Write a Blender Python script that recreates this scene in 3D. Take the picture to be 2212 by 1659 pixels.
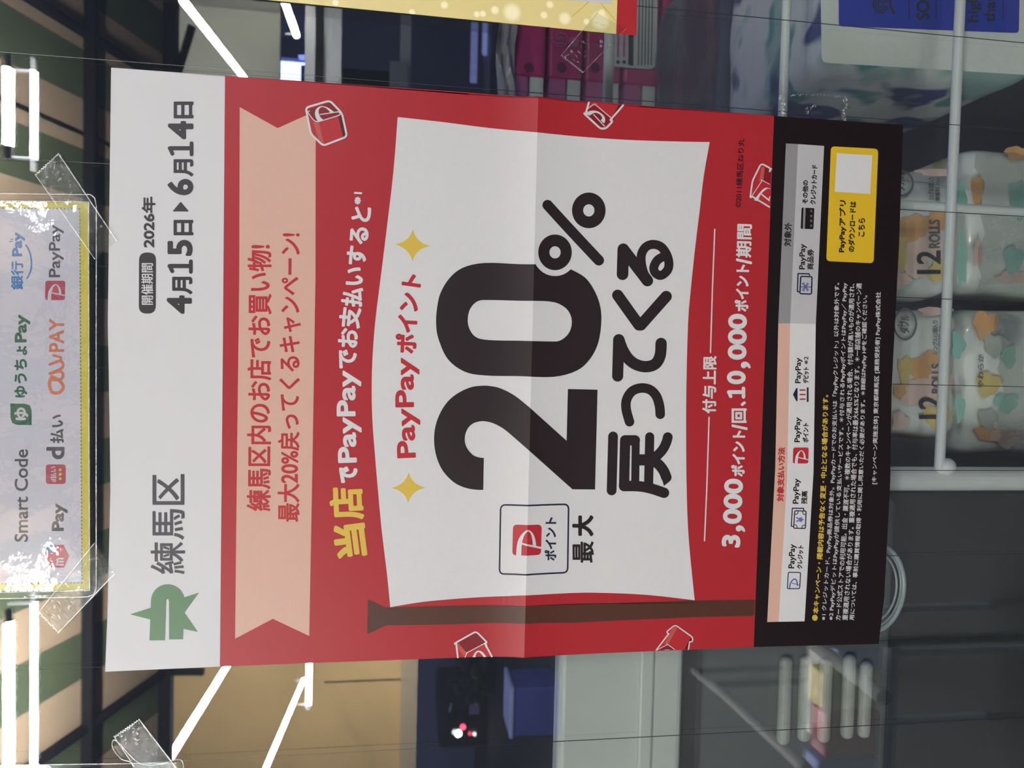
import bpy, bmesh, math, random
import numpy as np
from mathutils import Vector, Matrix
from mathutils.geometry import tessellate_polygon

random.seed(7)
S = bpy.context.scene
COL = S.collection
for o in list(bpy.data.objects):
    bpy.data.objects.remove(o, do_unlink=True)

# ------------------------------------------------------------------ camera
ZB = 1.10                                   # height of the poster's lower edge above the pavement
F = 1600.0
PITCH, YAW, ROLL, CX, CY, CZ = (-0.14433418964747682, 0.03560190610567961, -0.019006447651363726, 0.16072685970353623, -0.38842322341716967, 0.2759298316034914)
def _rot(a, b, c):
    ca, sa, cb, sb, cc, sc = math.cos(a), math.sin(a), math.cos(b), math.sin(b), math.cos(c), math.sin(c)
    Rx = np.array([[1, 0, 0], [0, ca, -sa], [0, sa, ca]])
    Rz = np.array([[cb, -sb, 0], [sb, cb, 0], [0, 0, 1]])
    Ry = np.array([[cc, 0, sc], [0, 1, 0], [-sc, 0, cc]])
    return Rz @ Rx @ Ry
RM = _rot(PITCH, YAW, ROLL)
CAM = np.array([CX, CY, CZ + ZB])
cd = bpy.data.cameras.new('camera')
cam = bpy.data.objects.new('camera', cd)
COL.objects.link(cam)
S.camera = cam
r_, f_, u_ = RM[:, 0], RM[:, 1], RM[:, 2]
m = Matrix.Identity(4)
for i in range(3):
    m[i][0], m[i][1], m[i][2], m[i][3] = -u_[i], r_[i], -f_[i], CAM[i]
cam.matrix_world = m                        # the phone was held on its side: image left is up
cd.sensor_width = 36.0
cd.lens = F / 2212 * 36
cd.clip_start = 0.01
cd.clip_end = 200
cd.dof.use_dof = True
cd.dof.focus_distance = 0.40
cd.dof.aperture_fstop = 17.0

# ------------------------------------------------------------------ sky, exposure
w = bpy.data.worlds.new('dusk sky')
S.world = w
w.use_nodes = True
w.node_tree.nodes['Background'].inputs[0].default_value = (0.30, 0.36, 0.62, 1)
w.node_tree.nodes['Background'].inputs[1].default_value = 0.8
S.view_settings.view_transform = 'Standard'
S.view_settings.look = 'None'
S.view_settings.exposure = 0.03
S.view_settings.gamma = 1.0
S.view_settings.use_curve_mapping = False
S.cycles.use_denoising = True
S.cycles.max_bounces = 8
S.cycles.transparent_max_bounces = 24
S.cycles.caustics_reflective = False
S.cycles.caustics_refractive = False
S.cycles.sample_clamp_indirect = 40.0

# ------------------------------------------------------------------ geometry helpers
def ray(px, py):
    v = (1106 - px) / F
    u = (829.5 - py) / F
    return u * r_ + f_ + v * u_
def P(px, py, Y=0.0):
    d = ray(px, py)
    t = (Y - CAM[1]) / d[1]
    q = CAM + t * d
    return Vector((q[0], Y, q[2]))
def R(px, py, d):
    """the real place, in the street, of what the glass mirrors at this pixel; d = mirrored distance from the camera"""
    q = P(px, py, d + CAM[1])
    return Vector((q.x, -q.y, q.z))

RU, RD = .036, .055                         # the sheet stands off the glass along its centre fold
def _ridge(t):
    k = 1 - abs(t) / (RU if t > 0 else RD)
    return .0034 * max(0.0, k) ** 3
CUTS = [ZB + .21 - RD * k / 12 for k in range(12, 0, -1)] + [ZB + .21 + RU * k / 12 for k in range(13)]
_RY = [_ridge(z - ZB - .21) for z in CUTS]
def sheet_y(z):                             # straight between the cut lines, so that print and paper keep together
    if z <= CUTS[0] or z >= CUTS[-1]:
        return -.0013
    i = 0
    while CUTS[i + 1] < z:
        i += 1
    t = (z - CUTS[i]) / (CUTS[i + 1] - CUTS[i])
    return -(.0013 + _RY[i] + (_RY[i + 1] - _RY[i]) * t)

def PP(px, py, f=sheet_y):
    y = f(ZB + 0.3)
    for _ in range(5):
        q = P(px, py, y)
        y = f(q.z)
    return (q.x, q.z)

def catmull(pts, n=8, closed=False):
    out = []
    N = len(pts)
    rng = range(N if closed else N - 1)
    g = (lambda i: pts[i % N]) if closed else (lambda i: pts[max(0, min(N - 1, i))])
    for i in rng:
        a, b, c, d = g(i - 1), g(i), g(i + 1), g(i + 2)
        for k in range(n):
            t = k / n
            out.append(tuple(.5 * ((2 * b[j]) + (-a[j] + c[j]) * t + (2 * a[j] - 5 * b[j] + 4 * c[j] - d[j]) * t * t
                                   + (-a[j] + 3 * b[j] - 3 * c[j] + d[j]) * t ** 3) for j in (0, 1)))
    if not closed:
        out.append(tuple(pts[-1]))
    return out

def rounded(pts, r, n=6):
    """polygon corners cut round"""
    out = []
    N = len(pts)
    for i in range(N):
        p0, p1, p2 = Vector(pts[i - 1]), Vector(pts[i]), Vector(pts[(i + 1) % N])
        a = (p0 - p1); b = (p2 - p1)
        rr = min(r, a.length * .49, b.length * .49)
        A = p1 + a.normalized() * rr; B = p1 + b.normalized() * rr
        for k in range(n + 1):
            t = k / n
            q = A * (1 - t) ** 2 + p1 * 2 * t * (1 - t) + B * t * t
            out.append((q.x, q.y))
    return out

def off(pts, ox, oy, s):
    return [(ox + x / s, oy + y / s) for x, y in pts]

_glyphs = {}
def glyphs(s):
    if s in _glyphs:
        return _glyphs[s]
    c = bpy.data.curves.new('tmp', 'FONT')
    c.body = s
    c.size = 1
    c.resolution_u = 4 if len(s) < 25 else 3
    o = bpy.data.objects.new('tmp', c)
    COL.objects.link(o)
    dg = bpy.context.evaluated_depsgraph_get()
    me = o.evaluated_get(dg).to_mesh()
    vs = [(v.co.x, v.co.y) for v in me.vertices]
    key = {}
    idx = []
    uv = []
    for v in vs:
        k = (round(v[0], 5), round(v[1], 5))
        if k not in key:
            key[k] = len(uv)
            uv.append(v)
        idx.append(key[k])
    fs = [tuple(idx[i] for i in p.vertices) for p in me.polygons]
    cnt = {}
    for f in fs:
        for i in range(len(f)):
            a, b = f[i], f[(i + 1) % len(f)]
            if a != b:
                cnt[tuple(sorted((a, b)))] = cnt.get(tuple(sorted((a, b))), 0) + 1
    es = [e for e, k in cnt.items() if k == 1]
    o.evaluated_get(dg).to_mesh_clear()
    bpy.data.objects.remove(o)
    bpy.data.curves.remove(c)
    _glyphs[s] = (uv, fs, es)
    return _glyphs[s]

class Art:
    """print on a sheet: flat shapes measured in the photograph, laid on the sheet's real surface"""
    def __init__(s, f=sheet_y):
        s.v, s.f, s.m, s.mats, s.surf, s.l, s.n = [], [], [], [], f, {}, 0
    def mi(s, m):
        if m not in s.mats:
            s.mats.append(m)
        return s.mats.index(m)
    def face(s, pts, m):
        b = len(s.v)
        s.n += 1                                # overlapping strokes lie on each other in layers of a micron
        for i in range(len(pts)):
            s.l[b + i] = 1e-6 + 30e-6 * ((s.n * .6180339) % 1)
        s.v += [tuple(p) for p in pts]
        s.f.append(tuple(range(b, b + len(pts))))
        s.m.append(s.mi(m))
    def poly(s, pts, m, holes=()):
        loops = [[Vector((x, y, 0)) for x, y in l] for l in (pts, *holes)]
        b = len(s.v)
        for l in (pts, *holes):
            s.v += [tuple(p) for p in l]
        for t in tessellate_polygon(loops):
            s.f.append(tuple(b + i for i in t))
            s.m.append(s.mi(m))
    def disc(s, c, rx, m, ry=None, n=14, hole=None):
        ry = ry or rx
        ring = lambda a, b: [(c[0] + a * math.cos(2 * math.pi * k / n), c[1] + b * math.sin(2 * math.pi * k / n)) for k in range(n)]
        if hole:
            s.poly(ring(rx, ry), m, [ring(*hole)])
        else:
            s.face(ring(rx, ry), m)
    def stroke(s, pts, r, m, closed=False, smooth=False, n=12, caps=True):
        if smooth:
            pts = catmull(pts, 8, closed)
        N = len(pts)
        for i in range(N if closed else N - 1):
            a, b = Vector(pts[i]), Vector(pts[(i + 1) % N])
            d = b - a
            if d.length < 1e-9:
                continue
            d.normalize()
            q = Vector((d.y, -d.x)) * r
            s.face([a + q, b + q, b - q, a - q], m)
        for i, p in enumerate(pts):
            if caps or 0 < i < N - 1:
                s.disc(p, r, m, n=n)
    def text(s, st, base, h, m, w=0.0, shear=0.0, n=8):
        uv, fs, es = glyphs(st)
        xs = [p[0] for p in uv]; ys = [p[1] for p in uv]
        x0, x1, y0, y1 = min(xs), max(xs), min(ys), max(ys)
        B = [Vector(p) for p in base]
        if len(B) > 2:
            B = [Vector(p) for p in catmull([tuple(p) for p in B], 6)]
        L = [0]
        for i in range(len(B) - 1):
            L.append(L[-1] + (B[i + 1] - B[i]).length)
        T = L[-1]
        def at(x, y):
            t = w + (y - y0) / max(y1 - y0, 1e-6) * (h - 2 * w)
            q = w + (x - x0) / max(x1 - x0, 1e-6) * (T - 2 * w) + shear * t
            i = 0
            while i < len(B) - 2 and L[i + 1] < q:
                i += 1
            d = (B[i + 1] - B[i]).normalized()
            if len(B) > 2:                       # blend neighbouring directions so that letters do not shear
                j = min(i + 1, len(B) - 2); k = max(i - 1, 0)
                d = ((B[j + 1] - B[j]).normalized() + d + (B[k + 1] - B[k]).normalized()).normalized()
            p = B[i] + (B[i + 1] - B[i]).normalized() * (q - L[i])
            return (p.x + d.y * t, p.y - d.x * t)
        V = [at(*p) for p in uv]
        b = len(s.v)
        s.v += V
        k = s.mi(m)
        for f in fs:
            s.f.append(tuple(b + i for i in f))
            s.m.append(k)
        if w > 0:
            for a, c in es:
                A, C = Vector(V[a]), Vector(V[c])
                d = C - A
                if d.length < 1e-6:
                    continue
                d.normalize()
                q = Vector((d.y, -d.x)) * w
                s.face([A + q, C + q, C - q, A - q], m)
            if n:
                done = set(i for e in es for i in e)
                for i in done:
                    s.disc(V[i], w, m, n=n)
    def one(s, x, h, y0, y1, m, w):
        """the figure 1 with a foot, between image rows y0 (left) and y1"""
        c = (y0 + y1) / 2 + (y1 - y0) * .04
        t = x - h + w
        s.stroke([(t, c), (x - w, c)], w, m)
        s.stroke([(t, c), (t + h * .10, y0 - w * .8 + (y1 - y0) * .06)], w * .9, m)
        s.stroke([(x - w * .9, y0 - w * .9), (x - w * .9, y1 + w * .9)], w * .9, m)
    def build(s, name, parent=None, lift=0.0, cuts=(), **props):
        bm = bmesh.new()
        vs = [bm.verts.new((q[0], -s.l.get(i, 0.0), q[1])) for i, q in enumerate(PP(*p, s.surf) for p in s.v)]
        for f, k in zip(s.f, s.m):
            if len(set(f)) < 3:
                continue
            try:
                g = bm.faces.new([vs[i] for i in f])
                g.material_index = k
            except ValueError:
                pass
        zs = [v.co.z for v in bm.verts]
        for z in (CUTS if s.surf is sheet_y else ()):
            if not min(zs) < z < max(zs):
                continue
            bmesh.ops.bisect_plane(bm, geom=bm.verts[:] + bm.edges[:] + bm.faces[:], plane_co=(0, 0, z), plane_no=(0, 0, 1), dist=1e-6)
        for g in bm.faces:
            g.normal_update()
            if g.normal.y > 0:
                g.normal_flip()
        for v in bm.verts:
            v.co.y += s.surf(v.co.z) - lift
        return link(name, bm, s.mats, parent, **props)

def link(name, bm, mats, parent=None, smooth=False, **props):
    me = bpy.data.meshes.new(name)
    bm.to_mesh(me)
    bm.free()
    for m in (mats if isinstance(mats, (list, tuple)) else [mats]):
        me.materials.append(m)
    if smooth:
        for p in me.polygons:
            p.use_smooth = True
    o = bpy.data.objects.new(name, me)
    COL.objects.link(o)
    if parent:
        o.parent = parent
        o.matrix_parent_inverse = parent.matrix_world.inverted()
    for k, v in props.items():
        o[k] = v
    return o

def thing(name, label, cat, loc=(0, 0, 0), group=None):
    o = bpy.data.objects.new(name, None)
    COL.objects.link(o)
    o.location = loc
    o.empty_display_size = .02
    o.matrix_world = Matrix.Translation(Vector(loc))
    o['label'] = label
    o['category'] = cat
    if group:
        o['group'] = group
    return o

def box(bm, lo, hi, mi=0):
    lo, hi = Vector(lo), Vector(hi)
    c = (lo + hi) / 2
    g = bmesh.ops.create_cube(bm, size=1, matrix=Matrix.Translation(c) @ Matrix.Diagonal((*(hi - lo), 1)))
    for v in g['verts']:
        for f in v.link_faces:
            f.material_index = mi
    return g['verts']
def rbox(bm, lo, hi, r, seg=4, mi=0):
    vs = box(bm, lo, hi, mi)
    es = {e for v in vs for e in v.link_edges}
    bmesh.ops.bevel(bm, geom=list(es), offset=r, segments=seg, profile=.5, affect='EDGES')
def tube(bm, a, b, r, n=14, mi=0, r2=None):
    a, b = Vector(a), Vector(b)
    d = b - a
    M = Matrix.Translation((a + b) / 2) @ d.to_track_quat('Z', 'Y').to_matrix().to_4x4()
    g = bmesh.ops.create_cone(bm, cap_ends=True, segments=n, radius1=r, radius2=r2 if r2 is not None else r, depth=d.length, matrix=M)
    for v in g['verts']:
        for f in v.link_faces:
            f.material_index = mi
def ball(bm, c, rx, ry=None, rz=None, mi=0, n=12):
    g = bmesh.ops.create_uvsphere(bm, u_segments=n * 2, v_segments=n, radius=1,
                                  matrix=Matrix.Translation(Vector(c)) @ Matrix.Diagonal((rx, ry or rx, rz or rx, 1)))
    for v in g['verts']:
        for f in v.link_faces:
            f.material_index = mi

# ------------------------------------------------------------------ materials
def N(nt, t, **kw):
    n = nt.nodes.new(t)
    for k, v in kw.items():
        setattr(n, k, v)
    return n
def mat(name, col, rough=.5, spec=.5, metal=0.0, vary=.06, scale=30, bump=0.0, bscale=200, coat=0.0, emit=0.0, trans=None):
    m = bpy.data.materials.new(name)
    m.use_nodes = True
    nt = m.node_tree
    b = nt.nodes['Principled BSDF']
    b.inputs['Roughness'].default_value = rough
    b.inputs['Specular IOR Level'].default_value = spec
    b.inputs['Metallic'].default_value = metal
    b.inputs['Coat Weight'].default_value = coat
    tc = N(nt, 'ShaderNodeTexCoord')
    if vary:
        no = N(nt, 'ShaderNodeTexNoise')
        no.inputs['Scale'].default_value = scale
        no.inputs['Detail'].default_value = 4
        nt.links.new(tc.outputs['Object'], no.inputs['Vector'])
        rp = N(nt, 'ShaderNodeMapRange')
        rp.inputs['To Min'].default_value = 1 - vary
        rp.inputs['To Max'].default_value = 1 + vary
        nt.links.new(no.outputs['Fac'], rp.inputs['Value'])
        hs = N(nt, 'ShaderNodeHueSaturation')
        hs.inputs['Color'].default_value = (*col, 1)
        nt.links.new(rp.outputs[0], hs.inputs['Value'])
        nt.links.new(hs.outputs[0], b.inputs['Base Color'])
    else:
        b.inputs['Base Color'].default_value = (*col, 1)
    if bump:
        n2 = N(nt, 'ShaderNodeTexNoise')
        n2.inputs['Scale'].default_value = bscale
        n2.inputs['Detail'].default_value = 3
        nt.links.new(tc.outputs['Object'], n2.inputs['Vector'])
        bp = N(nt, 'ShaderNodeBump')
        bp.inputs['Strength'].default_value = 1.0
        bp.inputs['Distance'].default_value = bump
        nt.links.new(n2.outputs['Fac'], bp.inputs['Height'])
        nt.links.new(bp.outputs[0], b.inputs['Normal'])
        if coat:
            nt.links.new(bp.outputs[0], b.inputs['Coat Normal'])
    if emit:
        b.inputs['Emission Color'].default_value = (*col, 1)
        b.inputs['Emission Strength'].default_value = emit
    return m
def ink(name, col, rough=.40, spec=.20):
    return mat('ink ' + name, tuple(c * .57 for c in col), rough=rough, spec=spec, vary=.03, scale=500, bump=.000012, bscale=1600)
def clear(name, tint=(1, 1, 1), gloss=.10, rough=.03, milk=0.0, bump=0.0, bscale=200, ior=None, mask=None):
    """thin clear sheet: lets light straight through, mirrors some, may carry a milky veil"""
    m = bpy.data.materials.new(name)
    m.use_nodes = True
    nt = m.node_tree
    nt.nodes.remove(nt.nodes['Principled BSDF'])
    out = nt.nodes['Material Output']
    tr = N(nt, 'ShaderNodeBsdfTransparent')
    tr.inputs[0].default_value = (*tint, 1)
    gl = N(nt, 'ShaderNodeBsdfGlossy')
    gl.inputs['Roughness'].default_value = rough
    mx = N(nt, 'ShaderNodeMixShader')
    nt.links.new(tr.outputs[0], mx.inputs[1])
    nt.links.new(gl.outputs[0], mx.inputs[2])
    tc = N(nt, 'ShaderNodeTexCoord')
    if ior:
        ge = N(nt, 'ShaderNodeNewGeometry')     # the same mirror strength on both faces of the pane
        dt = N(nt, 'ShaderNodeVectorMath', operation='DOT_PRODUCT')
        nt.links.new(ge.outputs['Normal'], dt.inputs[0])
        nt.links.new(ge.outputs['Incoming'], dt.inputs[1])
        f0 = ((ior - 1) / (ior + 1)) ** 2
        ab = N(nt, 'ShaderNodeMath', operation='ABSOLUTE')
        nt.links.new(dt.outputs['Value'], ab.inputs[0])
        su = N(nt, 'ShaderNodeMath', operation='SUBTRACT')
        su.inputs[0].default_value = 1
        nt.links.new(ab.outputs[0], su.inputs[1])
        pw = N(nt, 'ShaderNodeMath', operation='POWER')
        pw.inputs[1].default_value = 5
        nt.links.new(su.outputs[0], pw.inputs[0])
        ma = N(nt, 'ShaderNodeMath', operation='MULTIPLY_ADD')
        ma.inputs[1].default_value = 1 - f0
        ma.inputs[2].default_value = f0
        nt.links.new(pw.outputs[0], ma.inputs[0])
        nt.links.new(ma.outputs[0], mx.inputs[0])
    else:
        mx.inputs[0].default_value = gloss
    if bump:
        n2 = N(nt, 'ShaderNodeTexNoise')
        n2.inputs['Scale'].default_value = bscale
        n2.inputs['Detail'].default_value = 3
        nt.links.new(tc.outputs['Object'], n2.inputs['Vector'])
        bp = N(nt, 'ShaderNodeBump')
        bp.inputs['Distance'].default_value = bump
        nt.links.new(n2.outputs['Fac'], bp.inputs['Height'])
        nt.links.new(bp.outputs[0], gl.inputs['Normal'])
    last = mx
    if milk:
        df = N(nt, 'ShaderNodeBsdfDiffuse')
        df.inputs[0].default_value = (.85, .86, .85, 1)
        n3 = N(nt, 'ShaderNodeTexNoise')
        n3.inputs['Scale'].default_value = mask or 60
        n3.inputs['Detail'].default_value = 5
        nt.links.new(tc.outputs['Object'], n3.inputs['Vector'])
        rp = N(nt, 'ShaderNodeMapRange')
        rp.inputs['From Min'].default_value = .42
        rp.inputs['From Max'].default_value = .72
        rp.inputs['To Min'].default_value = milk * .25
        rp.inputs['To Max'].default_value = milk
        nt.links.new(n3.outputs['Fac'], rp.inputs['Value'])
        m2 = N(nt, 'ShaderNodeMixShader')
        nt.links.new(rp.outputs[0], m2.inputs[0])
        nt.links.new(mx.outputs[0], m2.inputs[1])
        nt.links.new(df.outputs[0], m2.inputs[2])
        last = m2
    nt.links.new(last.outputs[0], out.inputs[0])
    return m
def blotch(name, base, cols, scale=14, rough=.35, coat=.5, bump=.0015, bscale=45, lo=.55):
    """white film printed with soft blotches of several colours"""
    m = mat(name, base, rough=rough, coat=coat, bump=bump, bscale=bscale, vary=0)
    nt = m.node_tree
    b = nt.nodes['Principled BSDF']
    tc = [n for n in nt.nodes if n.type == 'TEX_COORD'][0]
    prev = None
    for i, c in enumerate(cols):
        mp = N(nt, 'ShaderNodeMapping')
        mp.inputs['Location'].default_value = (1.7 * i + .3, .9 * i, 2.3 * i)
        nt.links.new(tc.outputs['Object'], mp.inputs['Vector'])
        no = N(nt, 'ShaderNodeTexNoise')
        no.inputs['Scale'].default_value = scale
        no.inputs['Detail'].default_value = 2
        nt.links.new(mp.outputs[0], no.inputs['Vector'])
        rp = N(nt, 'ShaderNodeMapRange')
        rp.inputs['From Min'].default_value = lo
        rp.inputs['From Max'].default_value = lo + .06
        nt.links.new(no.outputs['Fac'], rp.inputs['Value'])
        mx = N(nt, 'ShaderNodeMixRGB')
        mx.inputs[2].default_value = (*c, 1)
        if prev:
            nt.links.new(prev.outputs[0], mx.inputs[1])
        else:
            mx.inputs[1].default_value = (*base, 1)
        nt.links.new(rp.outputs[0], mx.inputs[0])
        prev = mx
    nt.links.new(prev.outputs[0], b.inputs['Base Color'])
    return m

M_PAPER = mat('poster paper', (.80 * .57, .80 * .57, .81 * .57), rough=.45, spec=.2, vary=.015, scale=40, bump=.00001, bscale=1500)
I_WHITE = ink('white', (.80, .80, .80))
I_RED = ink('red', (.50, .030, .040))
I_RED2 = ink('bright red', (.56, .035, .045))
I_DRED = ink('dark red', (.27, .018, .025))
I_DDRED = ink('darkest red', (.12, .012, .015))
I_LRED = ink('light red', (.62, .12, .10))
I_PEACH = ink('peach', (.80, .50, .40))
I_YELL = ink('yellow', (.82, .58, .09))
I_GOLDY = ink('badge yellow', (.85, .56, .03))
I_BLACK = ink('black', (.030, .020, .023))
I_BASE = ink('panel black', (.016, .010, .012))
I_DARK = ink('dark grey', (.050, .044, .048))
I_GREY2 = ink('slate grey', (.09, .085, .095))
I_GREEN = ink('emblem green', (.15, .29, .15))
I_BROWN = ink('brown', (.105, .042, .028))
I_NAVY = ink('navy', (.020, .022, .055))
I_BLUE = ink('blue', (.12, .16, .48))
I_G1 = ink('mid grey', (.33, .33, .34))
I_G2 = ink('light grey', (.58, .58, .59))

# ================================================================== 1. the campaign poster
poster = thing('campaign_poster', 'large folded red and white poster with a giant black 20% on the window', 'poster', (P(1131, 829).x, -.0013, ZB))
LF = .00006
a = Art()
TOPE = [(240, 146), (486, 163.5), (700, 178.5), (1000, 199), (1110, 207), (1140, 210), (1159, 211.5), (1185, 212.5), (1300, 221), (1672, 250.5), (1951, 270)]
RIGHT = [(1942, 530), (1926, 837), (1923, 1040), (1910, 1290), (1898, 1391)]
BOTE = [(1628, 1397.5), (1450, 1405), (1240, 1414), (1131, 1420), (1110, 1418.5), (1060, 1418.5), (900, 1424), (700, 1431), (475, 1440), (227, 1451)]
LEFT = [(232, 1330), (238.5, 1060), (236.5, 900), (233, 700), (235, 530)]
a.poly(TOPE + RIGHT + BOTE + LEFT, M_PAPER)
sheet = a.build('paper_sheet', poster, 0, CUTS)
so = sheet.modifiers.new('thickness', 'SOLIDIFY')
so.thickness = .00018
so.offset = -1

def lerp(p, q, t):
    return (p[0] + (q[0] - p[0]) * t, p[1] + (q[1] - p[1]) * t)
a = Art()
a.poly(TOPE[1:-1] + [(1650, 825)] + BOTE[:-1] + [(481, 800)], I_RED)
a.build('red_field', poster, LF, CUTS, label='red printed field')
a = Art()
a.poly([TOPE[-2], TOPE[-1]] + RIGHT + [BOTE[0], (1650, 825)], I_BASE)
a.build('terms_panel', poster, LF, CUTS, label='black bottom panel')

# -- header lettering and emblem
a = Art()
a.poly(rounded([(300.5, 545.5), (337, 545.5), (336.5, 677.5), (300, 677.5)], 17, 8), I_DARK)
a.text('2026年', [(335.5, 535), (336, 425)], 29.5, I_DARK, 1.1)
for s, x, y0, y1, h in (('4', 414.5, 678, 638, 54), ('月', 416, 636, 598, 44), ('1', 416.5, 591.5, 560.5, 54.5), ('5', 416.5, 553, 518, 54.5), ('日', 418, 508.5, 475, 43),
                        ('6', 418, 422, 386.5, 56), ('月', 418, 381.5, 344, 43), ('1', 418, 338, 305.5, 55.5), ('4', 418, 301, 261.5, 55), ('日', 418.3, 256, 219.5, 43)):
    if s == '1':
        a.one(x, h, y0, y1, I_DARK, 4.6)
    else:
        a.text(s, [(x, y0), (x, y1)], h, I_DARK, 2.7 if s.isdigit() else 1.8)
a.poly(rounded([(372.5, 457), (408.5, 457), (390.5, 435.5)], 3), I_DARK)
a.build('date_lettering', poster, LF * 2, label='dark grey period dates')
a = Art()
a.text('開催期間', [(331, 658.5), (331, 568.5)], 25.5, I_WHITE, .35)
a.build('pill_lettering', poster, LF * 3)
a = Art()
a.text('区', [(398.5, 1090.5), (398.5, 1024)], 69, I_GREY2, 1.2)
a.text('馬', [(399, 1166), (399, 1099.5)], 69.5, I_GREY2, .9)
a.text('練', [(400, 1240), (400, 1170.5)], 74.5, I_GREY2, .7)
a.build('ward_name_lettering', poster, LF * 2, label='slate grey ward name')
a = Art()
g = lambda l: off(l, 220, 980, 3.352)
arc = [(477 + 121 * math.cos(t), 1066 + 121 * math.sin(t)) for t in np.linspace(math.pi, 2 * math.pi, 22)]
slot = [(487, 1345), (486, 1066), (482, 1055), (477, 1052), (470, 1055), (467, 1066), (457, 1351)]
a.poly(g([(345, 1352), (351, 1200), (205, 1163), (354, 1115)] + arc + [(599, 1039), (705, 1005), (599, 1152), (695, 1290), (592, 1268), (588, 1343)] + slot), I_GREEN)
a.build('green_emblem', poster, LF * 2, label='green arch emblem with three points')

# -- peach ribbon
a = Art()
a.poly([(518, 231.5), (600, 277), (682, 240), (681.5, 600), (675, 1000), (668, 1373.5), (589.5, 1336.5), (508, 1379.5), (512, 1000), (517, 600)], I_PEACH)
a.build('ribbon', poster, LF * 2, label='peach swallow-tailed ribbon')
a = Art()
a.text('練馬区内のお店でお買い物!', [(585, 1104), (586.5, 800), (587, 529)], 52, I_RED2, 1.2)
a.text('最大20%戻ってくるキャンペーン!', [(647.5, 1127), (649.5, 800), (651.5, 504)], 48, I_RED2, 1.1)
a.build('ribbon_lettering', poster, LF * 3, label='red two-line lettering')

# -- flag on its pole
FLAG_TOP = catmull([(859, 253), (950, 263), (1060, 277), (1158, 286), (1250, 295), (1350, 302), (1450, 305.5), (1533, 307)], 4)
FLAG_R = catmull([(1533, 307), (1520, 380), (1511, 457), (1502, 530), (1492, 625), (1486, 700), (1482.5, 840), (1482, 950), (1483.5, 1072), (1488, 1170), (1500.5, 1296.6)], 3)
FLAG_B = catmull([(1500.5, 1296.6), (1430, 1288), (1369, 1283), (1300, 1280.5), (1242, 1280.5), (1134, 1286), (1025, 1290.5), (917, 1299.5), (843, 1311.5)], 3)
FLAG_L = catmull([(843, 1311.5), (836, 1240), (825, 1149), (817.5, 1070), (810.5, 989), (804.5, 908), (803, 843), (804.5, 778), (810.5, 696), (823, 595), (835, 498), (850, 370), (859, 253)], 3)
a = Art()
a.poly(FLAG_TOP[:-1] + FLAG_R[:-1] + FLAG_B[:-1] + FLAG_L[:-1], I_WHITE)
a.build('flag', poster, LF * 2, CUTS, label='white waving flag shape')
a = Art()
a.poly(rounded([(795, 1294), (833, 1312.5), (953, 1309), (1131, 1309.5), (1240, 1306), (1500, 1297), (1631, 1295), (1629, 1330), (1500, 1333), (1240, 1345), (1131, 1347), (953, 1349), (834, 1350.5), (793, 1370)], 5, 3), I_BROWN)
a.build('flag_pole', poster, LF * 3, CUTS, label='brown flag pole')

# -- arched headline
a = Art()
a.text('当', [(797, 1199), (787.5, 1127)], 71, I_YELL, 3.4)
a.text('店', [(787.5, 1121), (784, 1050)], 74, I_YELL, 2.8)
a.build('shop_lettering', poster, LF * 3, label='yellow characters')
a = Art()
a.text('で', [(774, 1041.5), (772, 1006)], 40, I_WHITE, 2.4)
a.text('PayPay', [(783.5, 998.5), (780.5, 900), (780.5, 800.5)], 53, I_WHITE, 1.9)
a.text('でお支払いすると', [(771, 798), (775, 735), (780, 680), (785, 640), (788, 600), (794, 545), (799, 500), (805.5, 449.5)], 46.5, I_WHITE, 1.7)
a.text('※1', [(780.5, 442.5), (782, 415.5)], 17, I_WHITE, .7)
a.build('headline_lettering', poster, LF * 3, label='white arched lettering')
a = Art()
a.text('PayPay', [(911, 988), (907, 880), (906, 772.5)], 53, I_RED2, 1.7)
a.text('ポイント', [(899, 764.5), (902, 700), (905.5, 650), (913, 595.5)], 46, I_RED2, 2.1)
a.build('points_lettering', poster, LF * 3, label='red arched lettering')
for c, l, r, t, b in (((891, 530), (853, 528), (929.5, 532), (891.6, 495), (891, 565)), ((882, 1053.5), (845, 1054), (920, 1053.4), (883, 1020), (881.7, 1086.5))):
    a = Art()
    pts = []
    for p, q in ((l, t), (t, r), (r, b), (b, l)):
        mid = lerp(lerp(p, q, .5), c, .62)
        pts += [(p[0] * (1 - k) ** 2 + 2 * mid[0] * k * (1 - k) + q[0] * k * k, p[1] * (1 - k) ** 2 + 2 * mid[1] * k * (1 - k) + q[1] * k * k) for k in np.linspace(0, .9, 9)]
    a.poly(pts, I_YELL)
    a.build('sparkle_star', poster, LF * 3, label='yellow four-pointed star')

# -- 20%
a = Art()
two = catmull([(692, 935), (640, 930), (570, 905), (510, 845), (475, 780), (464, 715), (475, 640), (510, 570), (570, 520), (660, 497), (720, 500), (800, 520), (900, 570), (1000, 645), (1217, 835)], 3) + \
    [(1750, 1310), (2020, 1312), (2050, 120), (1695, 112), (1680, 730)] + \
    catmull([(1235, 330), (1100, 220), (1000, 155), (880, 100), (780, 78), (690, 72), (560, 85), (440, 130), (320, 205), (230, 300), (160, 420), (115, 550), (97, 690), (105, 820), (135, 950), (190, 1070), (270, 1170), (370, 1250), (500, 1300), (620, 1316), (685, 1316)], 3)
a.poly(off(two, 920, 820, 5.53), I_BLACK)
zero = catmull([(1157.8, 571), (1120, 570.6), (1047, 568), (999, 578.7), (970, 602), (950.8, 634.7), (943.5, 669), (942, 700), (947, 732), (967, 775.5), (1003, 802.6), (1046.6, 811), (1120, 812.5), (1194.8, 814.2), (1245.5, 800.8), (1274.4, 775.5), (1292.5, 739.3), (1299, 692), (1295.2, 656.5), (1281.7, 623.7), (1262.5, 598.6), (1233, 581.8)], 4)
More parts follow.
